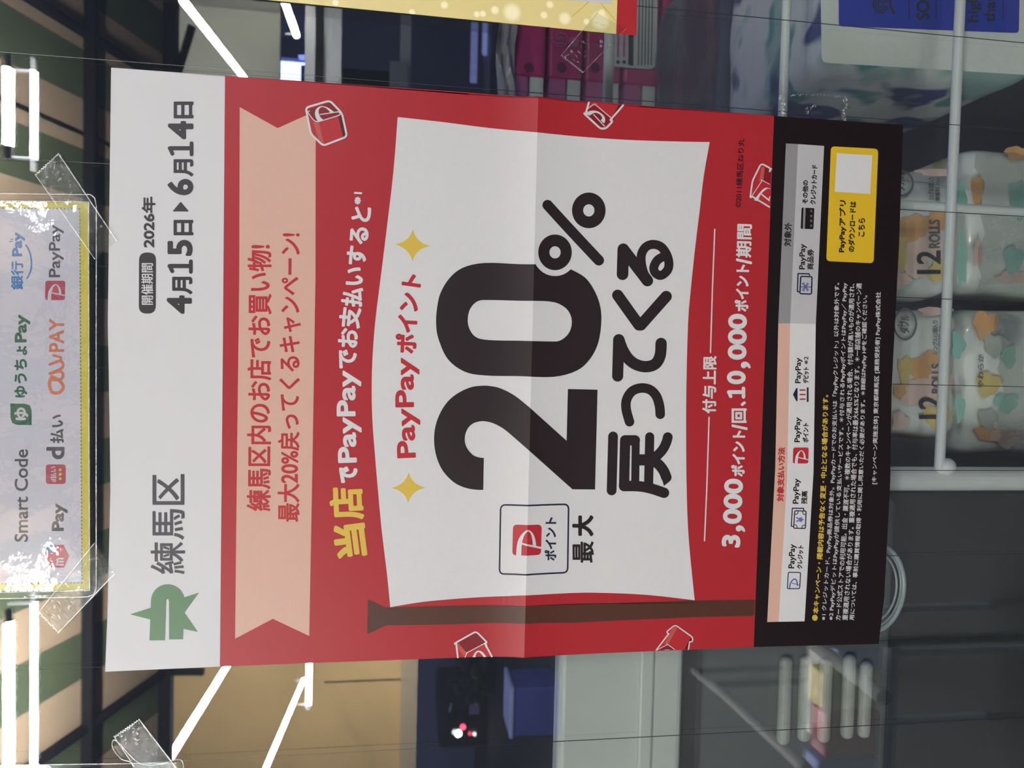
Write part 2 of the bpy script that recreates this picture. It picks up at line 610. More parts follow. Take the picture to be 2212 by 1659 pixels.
notch = [(1198.8 + 48.5 * math.cos(t), 545.2 + 51.2 * math.sin(t)) for t in np.linspace(math.radians(45), math.radians(150), 16)]
hole = catmull([(1010.4, 689.8), (1015.8, 667), (1032, 650.7), (1057.4, 648.2), (1120, 649.8), (1187.6, 651.4), (1216.5, 661.6), (1231, 677.8), (1235, 699.5), (1227.4, 721.2), (1209.3, 735.7), (1187.6, 737.5), (1120, 736), (1057.4, 734.6), (1028.5, 728.5), (1014, 710.4)], 4, True)
a.poly(zero + notch, I_BLACK, [hole])
for c in ((1271.7, 454.6), (1198.8, 545.2)):
    a.disc(c, 36.3, I_BLACK, 38.6, 48, (12.1, 13.1))
a.stroke([(1182.8, 443.2), (1293.3, 562.5)], 11.3, I_BLACK, n=28)
a.build('percent_lettering', poster, LF * 3, CUTS, label='giant black 20%')

a = Art()
def st(l, r, ox, oy, s, smooth=True):
    a.stroke(off(l, ox, oy, s), r / s, I_BLACK, smooth=smooth, n=26)
q = (1300, 700, 4.147)
st([(100, 1007), (87, 1490)], 44, *q)
st([(208, 1041), (198, 1451)], 46, *q)
st([(208, 1041), (296, 1041)], 46, *q)
st([(303, 1035), (298, 1440)], 36, *q)
st([(198, 1451), (320, 1452), (430, 1470), (556, 1511)], 47, *q)
st([(428, 1010), (418, 1445)], 41, *q)
a.poly(off([(303, 1166), (450, 1166), (450, 1267), (303, 1267)], *q), I_BLACK)
st([(590, 1013), (575, 1065), (540, 1130), (480, 1190), (430, 1218)], 44, *q)
st([(430, 1215), (500, 1250), (550, 1310), (577, 1372)], 47, *q)
a.poly(off([(535, 1380), (555, 1450), (612, 1405), (620, 1370)], *q), I_BLACK)
st([(522, 808), (516, 735), (487, 645), (430, 588), (350, 573), (270, 602), (222, 675), (217, 760), (247, 875)], 43, *q)
st([(150, 141), (141, 466)], 50, *q)
st([(152, 141), (185, 230), (238, 312), (310, 364), (400, 382), (480, 355), (522, 280), (530, 174)], 51, *q)
q = (1300, 400, 4.608)
st([(157, 1096), (368, 1392), (388, 1392), (640, 1108)], 56, *q, False)
st([(213, 638), (205, 887)], 58, *q)
st([(213, 638), (453, 951)], 57, *q, False)
st([(453, 951), (408, 850), (390, 745), (400, 670), (442, 612), (510, 590), (588, 614), (644, 690), (667, 780), (650, 850), (590, 898), (537, 878), (516, 825), (545, 757), (596, 719), (645, 712)], 45, *q)
a.build('slogan_lettering', poster, LF * 3, label='heavy black rounded slogan under the 20%')

# -- points badge
def rrect_line(l, rad, r, m, n=6):
    a.stroke(rounded(l, rad, n), r, m, closed=True, n=8)
q = (1060, 1080, 9.217)
a = Art()
rr = rounded(off([(197, 98), (1550, 85), (1530, 1446), (173, 1474)], *q), 11, 8)
a.stroke([p for p in rr], 1.75, I_NAVY, closed=True, n=10)
a.text('ポイント', off([(1303, 1207), (1306, 343)], *q), 25.3, I_NAVY, .9)
a.build('badge_frame', poster, LF * 3, CUTS, label='navy rounded frame with small lettering')
def logo(a, qd, mr, mw, m2=None):
    """rounded square carrying a white letter P: quad = image top-left, top-right, bottom-right, bottom-left"""
    A, B, C, D = qd
    def g(x, y):
        u, v = (x - 437) / 573, (y - 490) / 612
        p = lerp(lerp(A, B, u), lerp(D, C, u), v)
        return p
    if mr:
        a.poly([g(*p) for p in rounded([(440, 490), (1013, 490), (1004, 1095), (433, 1102)], 85, 6)], mr)
    b = m2 or a
    outer = catmull([(510, 1102), (518, 950), (540, 820), (582, 730), (640, 655), (700, 608), (742, 598), (790, 615), (840, 670), (880, 760), (898, 850), (906, 912)], 3)
    inner = catmull([(836, 895), (830, 800), (806, 700), (775, 645), (742, 626), (710, 642), (670, 700), (640, 780), (622, 860), (614, 950), (612, 1106)], 3)
    b.poly([g(*p) for p in outer + inner], mw)
    b.poly([g(*p) for p in ((625, 850), (1013, 936), (1006, 972), (615, 884))], mw)
a = Art(); b2 = Art()
logo(a, off([(440, 490), (1013, 490), (1006, 1100), (432, 1102)], *q), I_RED2, I_WHITE, b2)
lg = a.build('badge_logo', poster, LF * 3, CUTS, label='red rounded square')
b2.build('logo_letter', lg, LF * 4, CUTS, label='white letter P')
a = Art()
a.text('最', off([(2053, 1246), (2050, 820)], *q), 46, I_BLACK, 1.1)
a.text('大', off([(2046, 722), (2046, 302)], *q), 46, I_BLACK, 2.3)
a.build('maximum_lettering', poster, LF * 3)

# -- limit line
a = Art()
a.text('付与上限', [(1546.5, 893), (1548, 769)], 30, I_WHITE, 1.0)
a.stroke([(1521.5, 1168), (1526.3, 1060), (1531.5, 901)], 1.4, I_WHITE, n=6)
a.stroke([(1534.5, 761.5), (1538.5, 629), (1543.7, 495.5)], 1.4, I_WHITE, n=6)
for s, b, h, wt in (('3', [(1598.5, 1183), (1600, 1156)], 40.5, 2.3), (',', [(1609, 1150), (1611, 1136.5)], 21, 2.0),
                    ('000', [(1601.5, 1132.5), (1603.5, 1085), (1605.5, 1034.5)], 41, 2.3), ('ポイント', [(1608, 1029.5), (1610, 930)], 29.5, 1.3),
                    ('/', [(1614.5, 929), (1614.5, 916.5)], 34.5, 1.7), ('回', [(1612.5, 913.5), (1612.5, 882)], 32.5, 1.3), ('、', [(1610.5, 877.5), (1611, 867)], 11, 1.8),
                    ('1', [(1609.5, 861), (1609.8, 835)], 39.5, 2.3), ('0', [(1610.5, 830.5), (1611, 801)], 41, 2.3), (',', [(1621, 796.5), (1622, 782)], 21.5, 2.0),
                    ('000', [(1612.3, 777.5), (1613, 728), (1613.8, 678)], 41, 2.3), ('ポイント', [(1616, 673.5), (1618.5, 572)], 30, 1.3),
                    ('/', [(1624, 571), (1624, 558)], 34.5, 1.7), ('期間', [(1622.5, 557), (1624.5, 484.5)], 33, 1.0)):
    if s == '1':
        a.one(b[0][0], h, b[0][1], b[1][1], I_WHITE, 4.2)
    else:
        a.text(s, b, h, I_WHITE, wt)
a.build('limit_lettering', poster, LF * 3, label='white limit line')
a = Art()
a.text('©2011練馬区ねり丸', [(1601, 448.5), (1605, 375), (1608.5, 300.5)], 14.5, I_BASE, .2, n=0)
a.build('credit_lettering', poster, LF * 3)

# -- five tumbling cubes
def cube(body, line, lr, thin, tr, dark, light, side, ps, q, bar=None, face=I_DRED):
    a = Art()
    o = lambda l: off(l, *q)
    s = q[2]
    if body:
        a.poly(o(body), I_RED2)
    r = a.build('cube_drawing', poster, LF * 4)
    a = Art()
    a.poly(o(light), I_LRED)
    if side:
        a.poly(o(side), I_DDRED)
    a.poly(o(dark), face)
    a.build('cube_shading', r, LF * 5)
    a = Art()
    a.stroke(o(line), lr / s, I_WHITE, n=8)
    for t in thin:
        a.stroke(o(t), tr / s, I_WHITE, n=6)
    for p in ps:
        a.poly(o(p), I_WHITE)
    for t, k in (bar or ()):
        a.stroke(o(t), k / s, I_WHITE, n=6, caps=False)
    a.build('cube_outline', r, LF * 6)
rd = lambda l, r: rounded(l, r, 5)
OUT = rd([(245, 510), (860, 330), (1170, 650), (1300, 1250), (690, 1485), (375, 1180)], 90)
cube(OUT, OUT + OUT[:1], 25, [rd([(275, 595), (440, 830), (540, 880), (1120, 700), (1125, 630)], 70)], 11,
     rd([(275, 560), (870, 365), (1095, 600), (1100, 690), (540, 860), (430, 800)], 60), [(435, 872), (580, 880), (710, 1425), (600, 1420)],
     [(1075, 740), (1150, 690), (1285, 1230), (1205, 1290)],
     [catmull([(555, 862), (505, 770), (480, 650), (510, 550), (580, 490), (660, 472), (760, 490), (870, 545), (965, 620)], 3) +
      catmull([(870, 632), (810, 560), (740, 510), (670, 495), (605, 520), (575, 580), (580, 660), (610, 740), (690, 822)], 3)],
     (640, 190, 11.85), [([(600, 688), (1095, 612)], 12)])
cube([(150, 104), (98, 195), (115, 235), (255, 357), (310, 375), (400, 300), (508, 134)],
     [(152, 106)] + rd([(92, 210), (275, 378), (330, 375), (405, 295)], 30) + [(508, 134)], 10,
     [rd([(112, 190), (210, 118), (395, 275), (395, 295)], 28)], 4,
     rd([(112, 215), (205, 132), (392, 285), (310, 362), (265, 358)], 25), [(195, 106), (250, 111), (238, 128), (192, 130)], [(465, 130), (500, 133), (405, 285), (388, 262)],
     [catmull([(112, 228), (165, 192), (240, 195), (300, 235), (322, 280), (312, 322)], 3) + catmull([(275, 292), (291, 265), (265, 228), (215, 212), (160, 240)], 3)],
     (1240, 200, 4.809), [([(200, 228), (318, 355)], 5)])
cube([(600, 978), (495, 680), (530, 600), (1010, 320), (1110, 310), (1380, 580), (1410, 640), (1500, 955)],
     [(600, 980)] + rd([(480, 625), (1085, 285), (1395, 600)], 80) + [(1503, 953)], 22,
     [[(790, 972)] + rd([(795, 880), (1330, 595), (1390, 690)], 50)], 11,
     rd([(590, 560), (1080, 325), (1365, 605), (1280, 620), (835, 845)], 20), [(580, 575), (825, 842), (765, 950), (535, 660)], None,
     [catmull([(990, 972), (1040, 870), (1100, 810), (1180, 798), (1270, 850), (1362, 965)], 3) + catmull([(1285, 967), (1220, 880), (1150, 835), (1090, 880), (1068, 970)], 3)],
     (940, 1340, 12.29), face=I_DRED)
cube([(310, 1365), (690, 660), (960, 450), (1060, 410), (1160, 440), (1710, 830), (1770, 940), (1740, 1050), (1595, 1325)],
     [(312, 1362)] + rd([(690, 660), (1065, 350), (1780, 860), (1740, 1060)], 130) + [(1595, 1325)], 25,
     [[(350, 1355)] + rd([(690, 1075), (1060, 1340)], 100) + [(1050, 1335)]], 14,
     [(390, 1355), (640, 1165), (700, 1145), (760, 1170), (1020, 1338)], [(940, 510), (1060, 440), (1150, 490), (790, 1125), (690, 1125), (630, 1110)], [(1680, 880), (1745, 940), (1730, 1040), (1570, 1325), (1450, 1328)],
     [catmull([(610, 1360), (680, 1342), (770, 1336), (890, 1345)], 3) + [(880, 1350), (620, 1362)]], (1400, 1330, 18.43))
cube([(890, 1455), (580, 1330), (540, 1290), (535, 1230), (565, 970), (700, 720), (770, 680), (920, 745)],
     [(885, 1462)] + rd([(520, 1310), (565, 970), (730, 640), (922, 742)], 60) + [(922, 742)], 15,
     [[(565, 1240)] + rd([(715, 940), (905, 1042)], 40)], 7,
     [(800, 715), (922, 765), (905, 1035), (775, 965)], [(740, 705), (798, 712), (770, 960), (690, 985)], None,
     [catmull([(595, 1335), (680, 1220), (760, 1130), (830, 1098), (902, 1112)], 3) + catmull([(900, 1125), (850, 1115), (780, 1165), (720, 1230), (665, 1352)], 3)],
     (1560, 280, 8.733), [([(735, 1220), (890, 1345)], 13), ([(878, 1320), (897, 1262)], 9)])

# -- payment table in the black panel
a = Art()
a.poly([(1681, 698.6), (1706.7, 698.6), (1700, 1035), (1681.7, 1343), (1657, 1343.6), (1674.5, 1010)], I_PEACH)
a.poly([(1706.7, 698.6), (1762, 700), (1757, 1020), (1737.7, 1342), (1681.7, 1343), (1700, 1035)], I_WHITE)
a.poly([(1697.5, 310), (1723.6, 311.3), (1706.7, 698.6), (1681, 698.6)], I_G1)
a.poly([(1723.6, 311.3), (1780, 315.4), (1762, 700), (1706.7, 698.6)], I_G2)
a.build('payment_table', poster, LF * 2, label='peach, white and grey table strip')
a = Art()
a.text('対象支払い方法', [(1692.8, 1083.5), (1695.8, 966.5)], 15.5, I_RED2, .7)
a.build('table_heading_lettering', poster, LF * 3, label='red heading')
a = Art()
K = I_BASE
a.text('対象外', [(1708.3, 532.5), (1710.3, 481)], 16, K, .5)
for s, b, h, wt in (('PayPay', [(1719.3, 1228), (1721.5, 1175.5)], 17, .5), ('クレジット', [(1733, 1229), (1736, 1178)], 12.5, .6),
                    ('PayPay', [(1728.2, 1088.5), (1730.3, 1034)], 16.3, .5), ('残高', [(1743.5, 1088.7), (1744.3, 1060.5)], 13.5, .5),
                    ('PayPay', [(1731, 955.5), (1732, 901.3)], 15.5, .5), ('ポイント', [(1746, 956), (1746.5, 913.5)], 13, .6),
                    ('PayPay', [(1732.7, 828), (1733.5, 772.8)], 15.7, .5), ('デビット', [(1746.5, 828), (1747, 793)], 12.5, .6), ('※2', [(1745.5, 787), (1745.5, 770)], 9, .2),
                    ('PayPay', [(1742, 582.3), (1743, 527)], 16.3, .5), ('商品券', [(1757, 582.7), (1757.7, 538.5)], 14.5, .5),
                    ('その他の', [(1744.8, 440.7), (1746, 389.5)], 12.7, .6), ('クレジットカード', [(1762, 442), (1766.3, 357)], 13, .6)):
    a.text(s, b, h, K, wt, n=6)
a.build('table_lettering', poster, LF * 3, label='black payment names')
def icon(name, label):
    return a.build(name, poster, LF * 3, label=label)
a = Art()
a.stroke(rounded([(1702.5, 1236), (1729, 1236.5), (1727, 1271.3), (1700.3, 1271.5)], 3, 4), 1.1, I_NAVY, closed=True, n=6)
a.stroke(off([(300, 1245), (310, 1195), (340, 1158), (368, 1165), (380, 1218)], 1640, 1000, 4.607), 1.4, I_BLUE, smooth=True, n=6)
a.stroke(off([(325, 1195), (398, 1215)], 1640, 1000, 4.607), .9, I_BLUE, n=6)
icon('credit_icon', 'navy card icon with blue letter')
a = Art()
q = (1640, 1000, 4.607)
a.stroke(off([(340, 632), (318, 628), (328, 450), (440, 452), (442, 470)], *q), 1.2, I_NAVY, n=6)
a.stroke(rounded(off([(352, 475), (465, 478), (458, 652), (340, 648)], *q), 3, 4), 1.2, I_NAVY, closed=True, n=6)
for c in ((352, 475), (465, 478), (458, 652), (340, 648)):
    d = Vector((405, 563)) - Vector(c)
    sx, sy = (1 if d.x > 0 else -1), (1 if d.y > 0 else -1)
    a.stroke(off([(c[0] + sx * 36, c[1]), (c[0] + sx * 28, c[1] + sy * 28), (c[0], c[1] + sy * 36)], *q), .9, I_NAVY, smooth=True, n=6)
a.text('¥', off([(440, 590), (441, 538)], *q), 16, I_BLUE, .5)
icon('banknote_icon', 'navy banknote icon')
a = Art()
b2 = Art()
logo(a, [(1713, 966.5), (1746.5, 966.5), (1746, 1001.5), (1712.3, 1001)], I_RED2, I_WHITE, b2)
lg = icon('point_icon', 'small red rounded square')
b2.build('icon_letter', lg, LF * 4, label='white letter P')
a = Art()
q = (1630, 640, 4.147)
a.poly(off([(342, 880), (370, 825), (384, 820), (384, 942), (370, 936)], *q), I_NAVY)
a.stroke(off([(474, 823), (474, 940)], *q), 2.0, I_NAVY, n=8)
for y in (840, 880, 921):
    a.stroke(off([(406, y), (450, y)], *q), 1.5, I_RED2, n=8)
icon('bank_icon', 'navy bank icon with red columns')
a = Art()
q = (1630, 280, 4.147)
a.stroke(off([(400, 1455), (382, 1450), (388, 1290), (485, 1292), (492, 1305)], *q), 1.4, I_NAVY, n=6)
a.stroke(rounded(off([(412, 1315), (513, 1318), (508, 1474), (404, 1470)], *q), 3, 4), 1.5, I_NAVY, closed=True, n=6)
a.stroke(off([(410, 1408), (510, 1410)], *q), .8, I_NAVY, n=6)
for l in ([(455, 1409), (425, 1380), (440, 1372), (455, 1409), (470, 1375), (480, 1385), (455, 1409)], [(455, 1409), (425, 1435), (440, 1446), (455, 1409), (470, 1444), (480, 1432), (455, 1409)]):
    a.stroke(off(l, *q), 1.0, I_BLUE, n=6)
icon('gift_icon', 'navy gift voucher icon with blue bow')
a = Art()
a.poly(rounded(off([(420, 699), (534, 704), (526, 893), (411, 888)], *q), 2.5, 4), I_BASE)
cardi = icon('card_icon', 'black credit card icon')
a = Art()
a.poly(off([(436, 701), (455, 702), (448, 889), (430, 888)], *q), I_G1)
for y in (728, 775, 818, 862):
    for k in (-8, 0, 8):
        a.stroke(off([(497, y + k), (513, y + k)], *q), .45, I_G1, n=0 or 4)
a.build('card_stripe', cardi, LF * 4)
a = Art()
a.poly(rounded(off([(683, 150), (1107, 173), (1065, 1197), (641, 1178)], *q), 9, 6), I_GOLDY)
bd = a.build('download_badge', poster, LF * 2, label='yellow rounded badge')
a = Art()
a.poly(off([(735, 211), (1053, 231), (1033, 577), (716, 557)], *q), I_WHITE)
a.build('badge_window', bd, LF * 3, label='white square')
a = Art()
a.text('PayPayアプリ', [(1826.5, 545.5), (1830, 433)], 17, K, .65, n=6)
a.text('のダウンロードは', [(1845.5, 544.5), (1849.5, 435.5)], 14.5, K, .6, n=6)
a.text('こちら', [(1867, 511.5), (1868.5, 471.5)], 14.5, K, .6, n=6)
a.build('badge_lettering', bd, LF * 3)
a = Art()
a.disc((1760, 1334.3), 6, I_YELL, 6.6, 20)
a.text('本キャンペーン・掲載内容は予告なく変更・中止となる場合があります。', [(1768, 1326), (1779, 1170), (1786.5, 1000), (1789.5, 853)], 13.3, I_YELL, .45, n=0)
a.build('notice_lettering', poster, LF * 2, label='yellow notice line with dot')
a = Art()
for s, b in (('※1 クレジットカード、PayPay商品券は対象外。PayPayカードでのお支払いは「PayPayクレジット」以外は対象外です。', [(1785, 1340), (1797, 1170), (1806.5, 1000), (1811.5, 800), (1814.5, 611)]),
             ('※2 PayPayデビットはPayPayが提供している支払いサービスです。＊付与されるPayPayポイントはPayPay／ PayPay', [(1801, 1340), (1812.5, 1170), (1821.5, 1000), (1827, 800), (1831, 611)]),
             ('カード公式ストアでの利用可能。出金・譲渡不可。＊複数のキャンペーンが適用される場合、付与額が高いものが適用され、', [(1815.7, 1340), (1828, 1170), (1837, 1000), (1842, 800), (1846, 613)]),
             ('重複適用されない場合があります。重複適用された場合でも、付与率は最大66.5%となります。＊一部店舗のキャンペーン適', [(1831, 1340), (1843, 1170), (1851, 1000), (1857, 800), (1861.5, 612)]),
             ('用については、事前に購買情報の取得・利用に関し同意いただく必要があります。＊詳細はPayPay HPをご確認ください。', [(1846.3, 1340), (1859, 1170), (1867, 1000), (1872, 800), (1875, 638)]),
             ('[キャンペーン実施主体] 東京都練馬区 [業務受託者] PayPay株式会社', [(1894.7, 1046), (1899.5, 850), (1904, 631)])):
    a.text(s, b, 12.4, I_WHITE, .16, n=0)
a.build('fine_print_lettering', poster, LF * 2, label='white fine print')

# ================================================================== 2. the wired window pane
bm = bmesh.new()
box(bm, (-1.1, 0, .35), (1.5, .006, 2.35))
pane = link('window_1', bm, clear('window glass', (.90, .93, .92), ior=2.4, rough=0.0), kind='structure', label='large shop window pane of clear glass with thin upright wires inside')
M_WIRE = mat('glass wire', (.05, .05, .05), rough=.35, metal=.6, vary=0)
XW = P(1106, 199, .003).x
for k in range(-9, 16):
    bm = bmesh.new()
    x = XW + .0006 - .05005 * k
    tube(bm, (x, .003, .36), (x, .003, 2.34), .00022, 6)
    link('wire', bm, M_WIRE, pane)

# ================================================================== 3. the laminated payment notice above the poster
SY = lambda z: -.0006
sign = thing('payment_notice', 'laminated white notice with yellow border and payment names, taped above the red poster', 'sign', (P(150, 860).x, -.0006, P(192, 860).z))
M_FILM = clear('laminate film', (.97, .98, .98), gloss=.12, rough=.05, bump=.00003, bscale=160)
M_FILM2 = clear('laminate face', (1, 1, 1), gloss=.075, rough=.03, bump=.00030, bscale=75)
M_TAPE = clear('clear tape', (.95, .96, .95), gloss=.013, rough=.04, milk=.004, bump=.0005, bscale=420, mask=90)
M_EDGE = clear('tape edge', (.95, .96, .95), gloss=.25, rough=.25, milk=.34, bump=.0006, bscale=900, mask=260)
I_SY = ink('notice yellow', (.70, .62, .12), rough=.3)
I_SW = ink('notice white', (.66, .66, .74), rough=.3)
I_SG = ink('notice grey', (.10, .10, .115), rough=.3)
I_SR = ink('notice rose', (.50, .09, .14), rough=.3)
I_SO = ink('notice orange', (.72, .24, .15), rough=.3)
I_SN = ink('notice green', (.045, .16, .10), rough=.3)
I_SB = ink('notice blue', (.08, .24, .55), rough=.3)
a = Art(SY)
a.poly([(-260, 434), (191, 437.7), (192, 850), (193, 1273.6), (-260, 1279)], I_SY)
a.build('border_sheet', sign, .0001, label='yellow border')
a = Art(SY)
a.poly([(-260, 448), (172, 451), (174, 850), (177, 1258.5), (-260, 1264)], I_SW)
a.build('white_field', sign, .00016)
a = Art(SY)
for i in range(104):
    t = i / 103
    a.disc(lerp((172.6, 452), (177.6, 1258), t), 1.5, I_SG, n=6)
for i in range(36):
    a.disc((171 - i * 7.8, 451 - i * .05), 1.5, I_SG, n=6)
    a.disc((177 - i * 7.8, 1258.5 + i * .1), 1.5, I_SG, n=6)
a.build('dotted_line', sign, .0002)
a = Art(SY)
c1 = (0, 400, 3.317); c2 = (0, 850, 3.317)
a.text('PayPay', [(138, 599), (138, 486)], 32, I_SG, .6)
a.text('d', off([(464, 471), (464, 382)], *c2), 39.5, I_SG, 1.7)
a.text('払い', off([(459, 356), (459, 150)], *c2), 29.5, I_SG, 1.0)
a.text('Pay', off([(485, 985), (485, 788)], *c2), 34, I_SG, 1.5)
a.text('Smart Code', off([(203, 1062), (203, 400)], *c2), 29.5, I_SG, .7)
a.build('grey_lettering', sign, .0002, label='grey payment names')
a = Art(SY)
a.text('PAY', off([(460, 1195), (460, 955)], *c1), 32.5, I_SO, 1.0)
a.stroke(off([(372, 1372), (356, 1420), (372, 1480), (420, 1488), (450, 1462), (452, 1432), (420, 1395), (372, 1372)], *c1), 3.6, I_SO, smooth=True)
a.stroke(off([(360, 1392), (420, 1396), (448, 1380), (452, 1352), (430, 1336), (358, 1350)], *c1), 3.0, I_SO, smooth=True)
a.stroke(off([(358, 1350), (430, 1320), (452, 1298), (450, 1272), (420, 1262), (358, 1285)], *c1), 3.0, I_SO, smooth=True)
a.stroke(off([(358, 1285), (420, 1262), (440, 1240), (420, 1228), (385, 1220)], *c1), 2.6, I_SO, smooth=True)
a.build('orange_lettering', sign, .0002, label='orange script and capitals')
a = Art(SY)
a.text('銀行', off([(169, 750), (169, 545)], *c1), 27, I_SB, .9)
a.text('Pay', off([(181, 511), (181, 338)], *c1), 28, I_SB, 1.4)
a.stroke(off([(196, 668), (222, 610), (226, 540), (212, 475), (188, 430)], *c1), 1.8, I_SB, smooth=True)
a.stroke(off([(70, 405), (90, 402)], *c1), 1.0, I_SB)
a.stroke(off([(78, 385), (95, 390)], *c1), 1.0, I_SB)
a.build('blue_lettering', sign, .0002, label='blue bank name with a smile line')
a = Art(SY)
a.text('ゆうちょ', off([(197, 1522), (197, 1152)], *c1), 28, I_SN, 1.1)
a.text('Pay', off([(218, 1127), (218, 928)], *c1), 33.5, I_SN, 1.4)
a.poly(off(rd([(76, 72), (190, 72), (229, 110), (229, 226), (120, 226), (76, 190)], 60)[0:0] + [(76, 72), (180, 73), (215, 85), (228, 120), (229, 226), (125, 225), (90, 212), (77, 175)], *c2), I_SN)
gi = a.build('green_lettering', sign, .0002, label='green bank name and leaf icon')
a = Art(SY)
a.text('ゆ', off([(205, 192), (205, 100)], *c2), 30, I_SW, 1.3)
a.build('icon_letter', gi, .00026)
a = Art(SY); b2 = Art(SY)
logo(a, off([(325, 685), (468, 685), (468, 825), (325, 825)], *c1), I_SR, I_SW, b2)
lg = a.build('payment_icon', sign, .0002, label='rose square with white letter P')
b2.build('icon_letter', lg, .00026)
a = Art(SY)
a.poly(rounded(off([(330, 508), (473, 508), (472, 648), (330, 648)], *c2), 7, 5), I_SR)
ic = a.build('payment_icon', sign, .0002, label='rose square with three yellow dots')
a = Art(SY)
a.text('d払い', off([(406, 634), (406, 522)], *c2), 13.5, I_SW, .35)
for y in (546, 578, 610):
    a.disc(lerp((0, 850), (433, 850), 0) if 0 else (433 / 3.317, 850 + y / 3.317), 3.1, I_SY)
a.build('icon_letter', ic, .00026)
a = Art(SY)
a.poly(off([(313, 1160), (350, 1085), (455, 1083), (497, 1160), (460, 1247), (352, 1247)], *c2), I_SR)
ic = a.build('payment_icon', sign, .0002, label='rose hexagon with blue corner')
a = Art(SY)
a.poly(off([(325, 1125), (350, 1083), (395, 1083), (400, 1110), (385, 1132), (355, 1138)], *c2), I_SB)
a.text('m', off([(460, 1232), (460, 1176)], *c2), 17, I_SW, .8)
a.build('icon_letter', ic, .00026)
a = Art(SY)
a.poly(rounded([(-270, 418), (203, 420.5), (209, 446), (208, 850), (208.5, 1270), (200, 1289), (-270, 1294)], 12, 4), M_FILM)
a.build('film_margin', sign, .00004, label='clear laminate margin')
a = Art(SY)
a.stroke([(-60, 418), (196, 420.5), (205, 428), (208.7, 446), (208, 850), (208.3, 1270), (203, 1284), (190, 1289), (-60, 1294)], 1.0, M_EDGE, n=4)
a.stroke([(-60, 433), (192, 436.5), (193, 850), (194, 1275), (-60, 1281)], .9, M_EDGE, n=4)
a.build('film_edge', sign, .0003, label='bright cut edge of the laminate')
# the laminate over the paper is one wavy clear sheet
bm = bmesh.new()
A0, B0, C0, D0 = (P(-260, 434), P(191.5, 437.7), P(193, 1273.6), P(-260, 1279))
nx, nz = 40, 60
vs = [[bm.verts.new((0, 0, 0)) for j in range(nx + 1)] for i in range(nz + 1)]
for i in range(nz + 1):
    for j in range(nx + 1):
        q = A0.lerp(B0, j / nx).lerp(D0.lerp(C0, j / nx), i / nz)
        wv = .00018 * math.sin(q.x * 95 + 2 * math.sin(q.z * 60)) + .00015 * math.sin(q.z * 140 + q.x * 40)
        q.y = -.0026 + .055 * (max(0, .05 - (B0.x - q.x)) ** 2 + max(0, .05 - (q.x - C0.x)) ** 2) / .1 + wv * min(1, 4 * min(i, nz - i) / nz)
        vs[i][j].co = q
for i in range(nz):
    for j in range(nx):
        bm.faces.new((vs[i][j], vs[i + 1][j], vs[i + 1][j + 1], vs[i][j + 1]))
link('laminate_sheet', bm, M_FILM2, sign, smooth=True, label='clear glossy laminate')

# ================================================================== 4. the gold poster to the right
gold = thing('gold_poster', 'gold poster with star glints and a red lower edge, right of the red poster', 'poster', tuple(P(1375, 77)))
GY = lambda z: -.0008
def gold_mat():
    m = mat('ink gold', (.60, .50, .21), rough=.4, vary=.05, scale=20)
    nt = m.node_tree
    b = nt.nodes['Principled BSDF']
    src = b.inputs['Base Color'].links[0].from_socket
    tc = [n for n in nt.nodes if n.type == 'TEX_COORD'][0]
    prev = src
    for px, py, r in ((1106, 27, 19), (1220, 40, 13), (1297, 45, 20), (1188, 10, 8), (1175, 33, 8), (1069, 22, 9), (1030, 31, 7), (1043, 30, 7), (960, 11, 8), (890, 27, 7), (1267, 47, 7), (1300, 28, 8), (725, 6, 7), (770, -20, 9), (850, -25, 14), (660, -15, 6)):
        q = P(px, py, -.0008)
        r3 = r / F * .40
        vm = N(nt, 'ShaderNodeVectorMath', operation='DISTANCE')
        vm.inputs[1].default_value = (q.x, q.y, q.z)
        nt.links.new(tc.outputs['Object'], vm.inputs[0])
        rp = N(nt, 'ShaderNodeMapRange', interpolation_type='SMOOTHSTEP')
        rp.inputs['From Min'].default_value = r3 * .45
        rp.inputs['From Max'].default_value = r3 * 1.25
        rp.inputs['To Min'].default_value = .85
        rp.inputs['To Max'].default_value = 0
        nt.links.new(vm.outputs['Value'], rp.inputs['Value'])
        mx = N(nt, 'ShaderNodeMixRGB')
        mx.inputs[2].default_value = (.82, .76, .50, 1)
        nt.links.new(prev, mx.inputs[1])
        nt.links.new(rp.outputs[0], mx.inputs[0])
        prev = mx.outputs[0]
    nt.links.new(prev, b.inputs['Base Color'])
    return m
def ext(p, q, y):                           # carry the line p-q on to image row y
    t = (y - p[1]) / (q[1] - p[1])
    return (p[0] + (q[0] - p[0]) * t, y)
E1, E2 = (575, 0), (1331, 73.5)
a = Art(GY)
a.poly([lerp(E1, E2, -.35), (331, -500), (1336, -500), (1333.5, 0), (1331, 73.5), E1], gold_mat())
a.build('gold_field', gold, .0001)
a = Art(GY)
a.poly([(1331, 73.5), (1374.6, 77), (1376.5, 0), (1380, -500), (1336, -500), (1333.5, 0)], I_RED2)
a.build('red_band', gold, .0001, label='red lower band')
a = Art(GY)
a.poly([(760, -43), (1321, 9.5), (1326, -500), (760, -500)], I_WHITE)
a.build('white_panel', gold, .00016)
a = Art(GY)
a.stroke([(1272, 4), (1236, 36)], .8, I_YELL, n=4)
a.stroke([(1298, 8), (1331, 46)], .8, I_YELL, n=4)
a.build('gold_lines', gold, .00016)

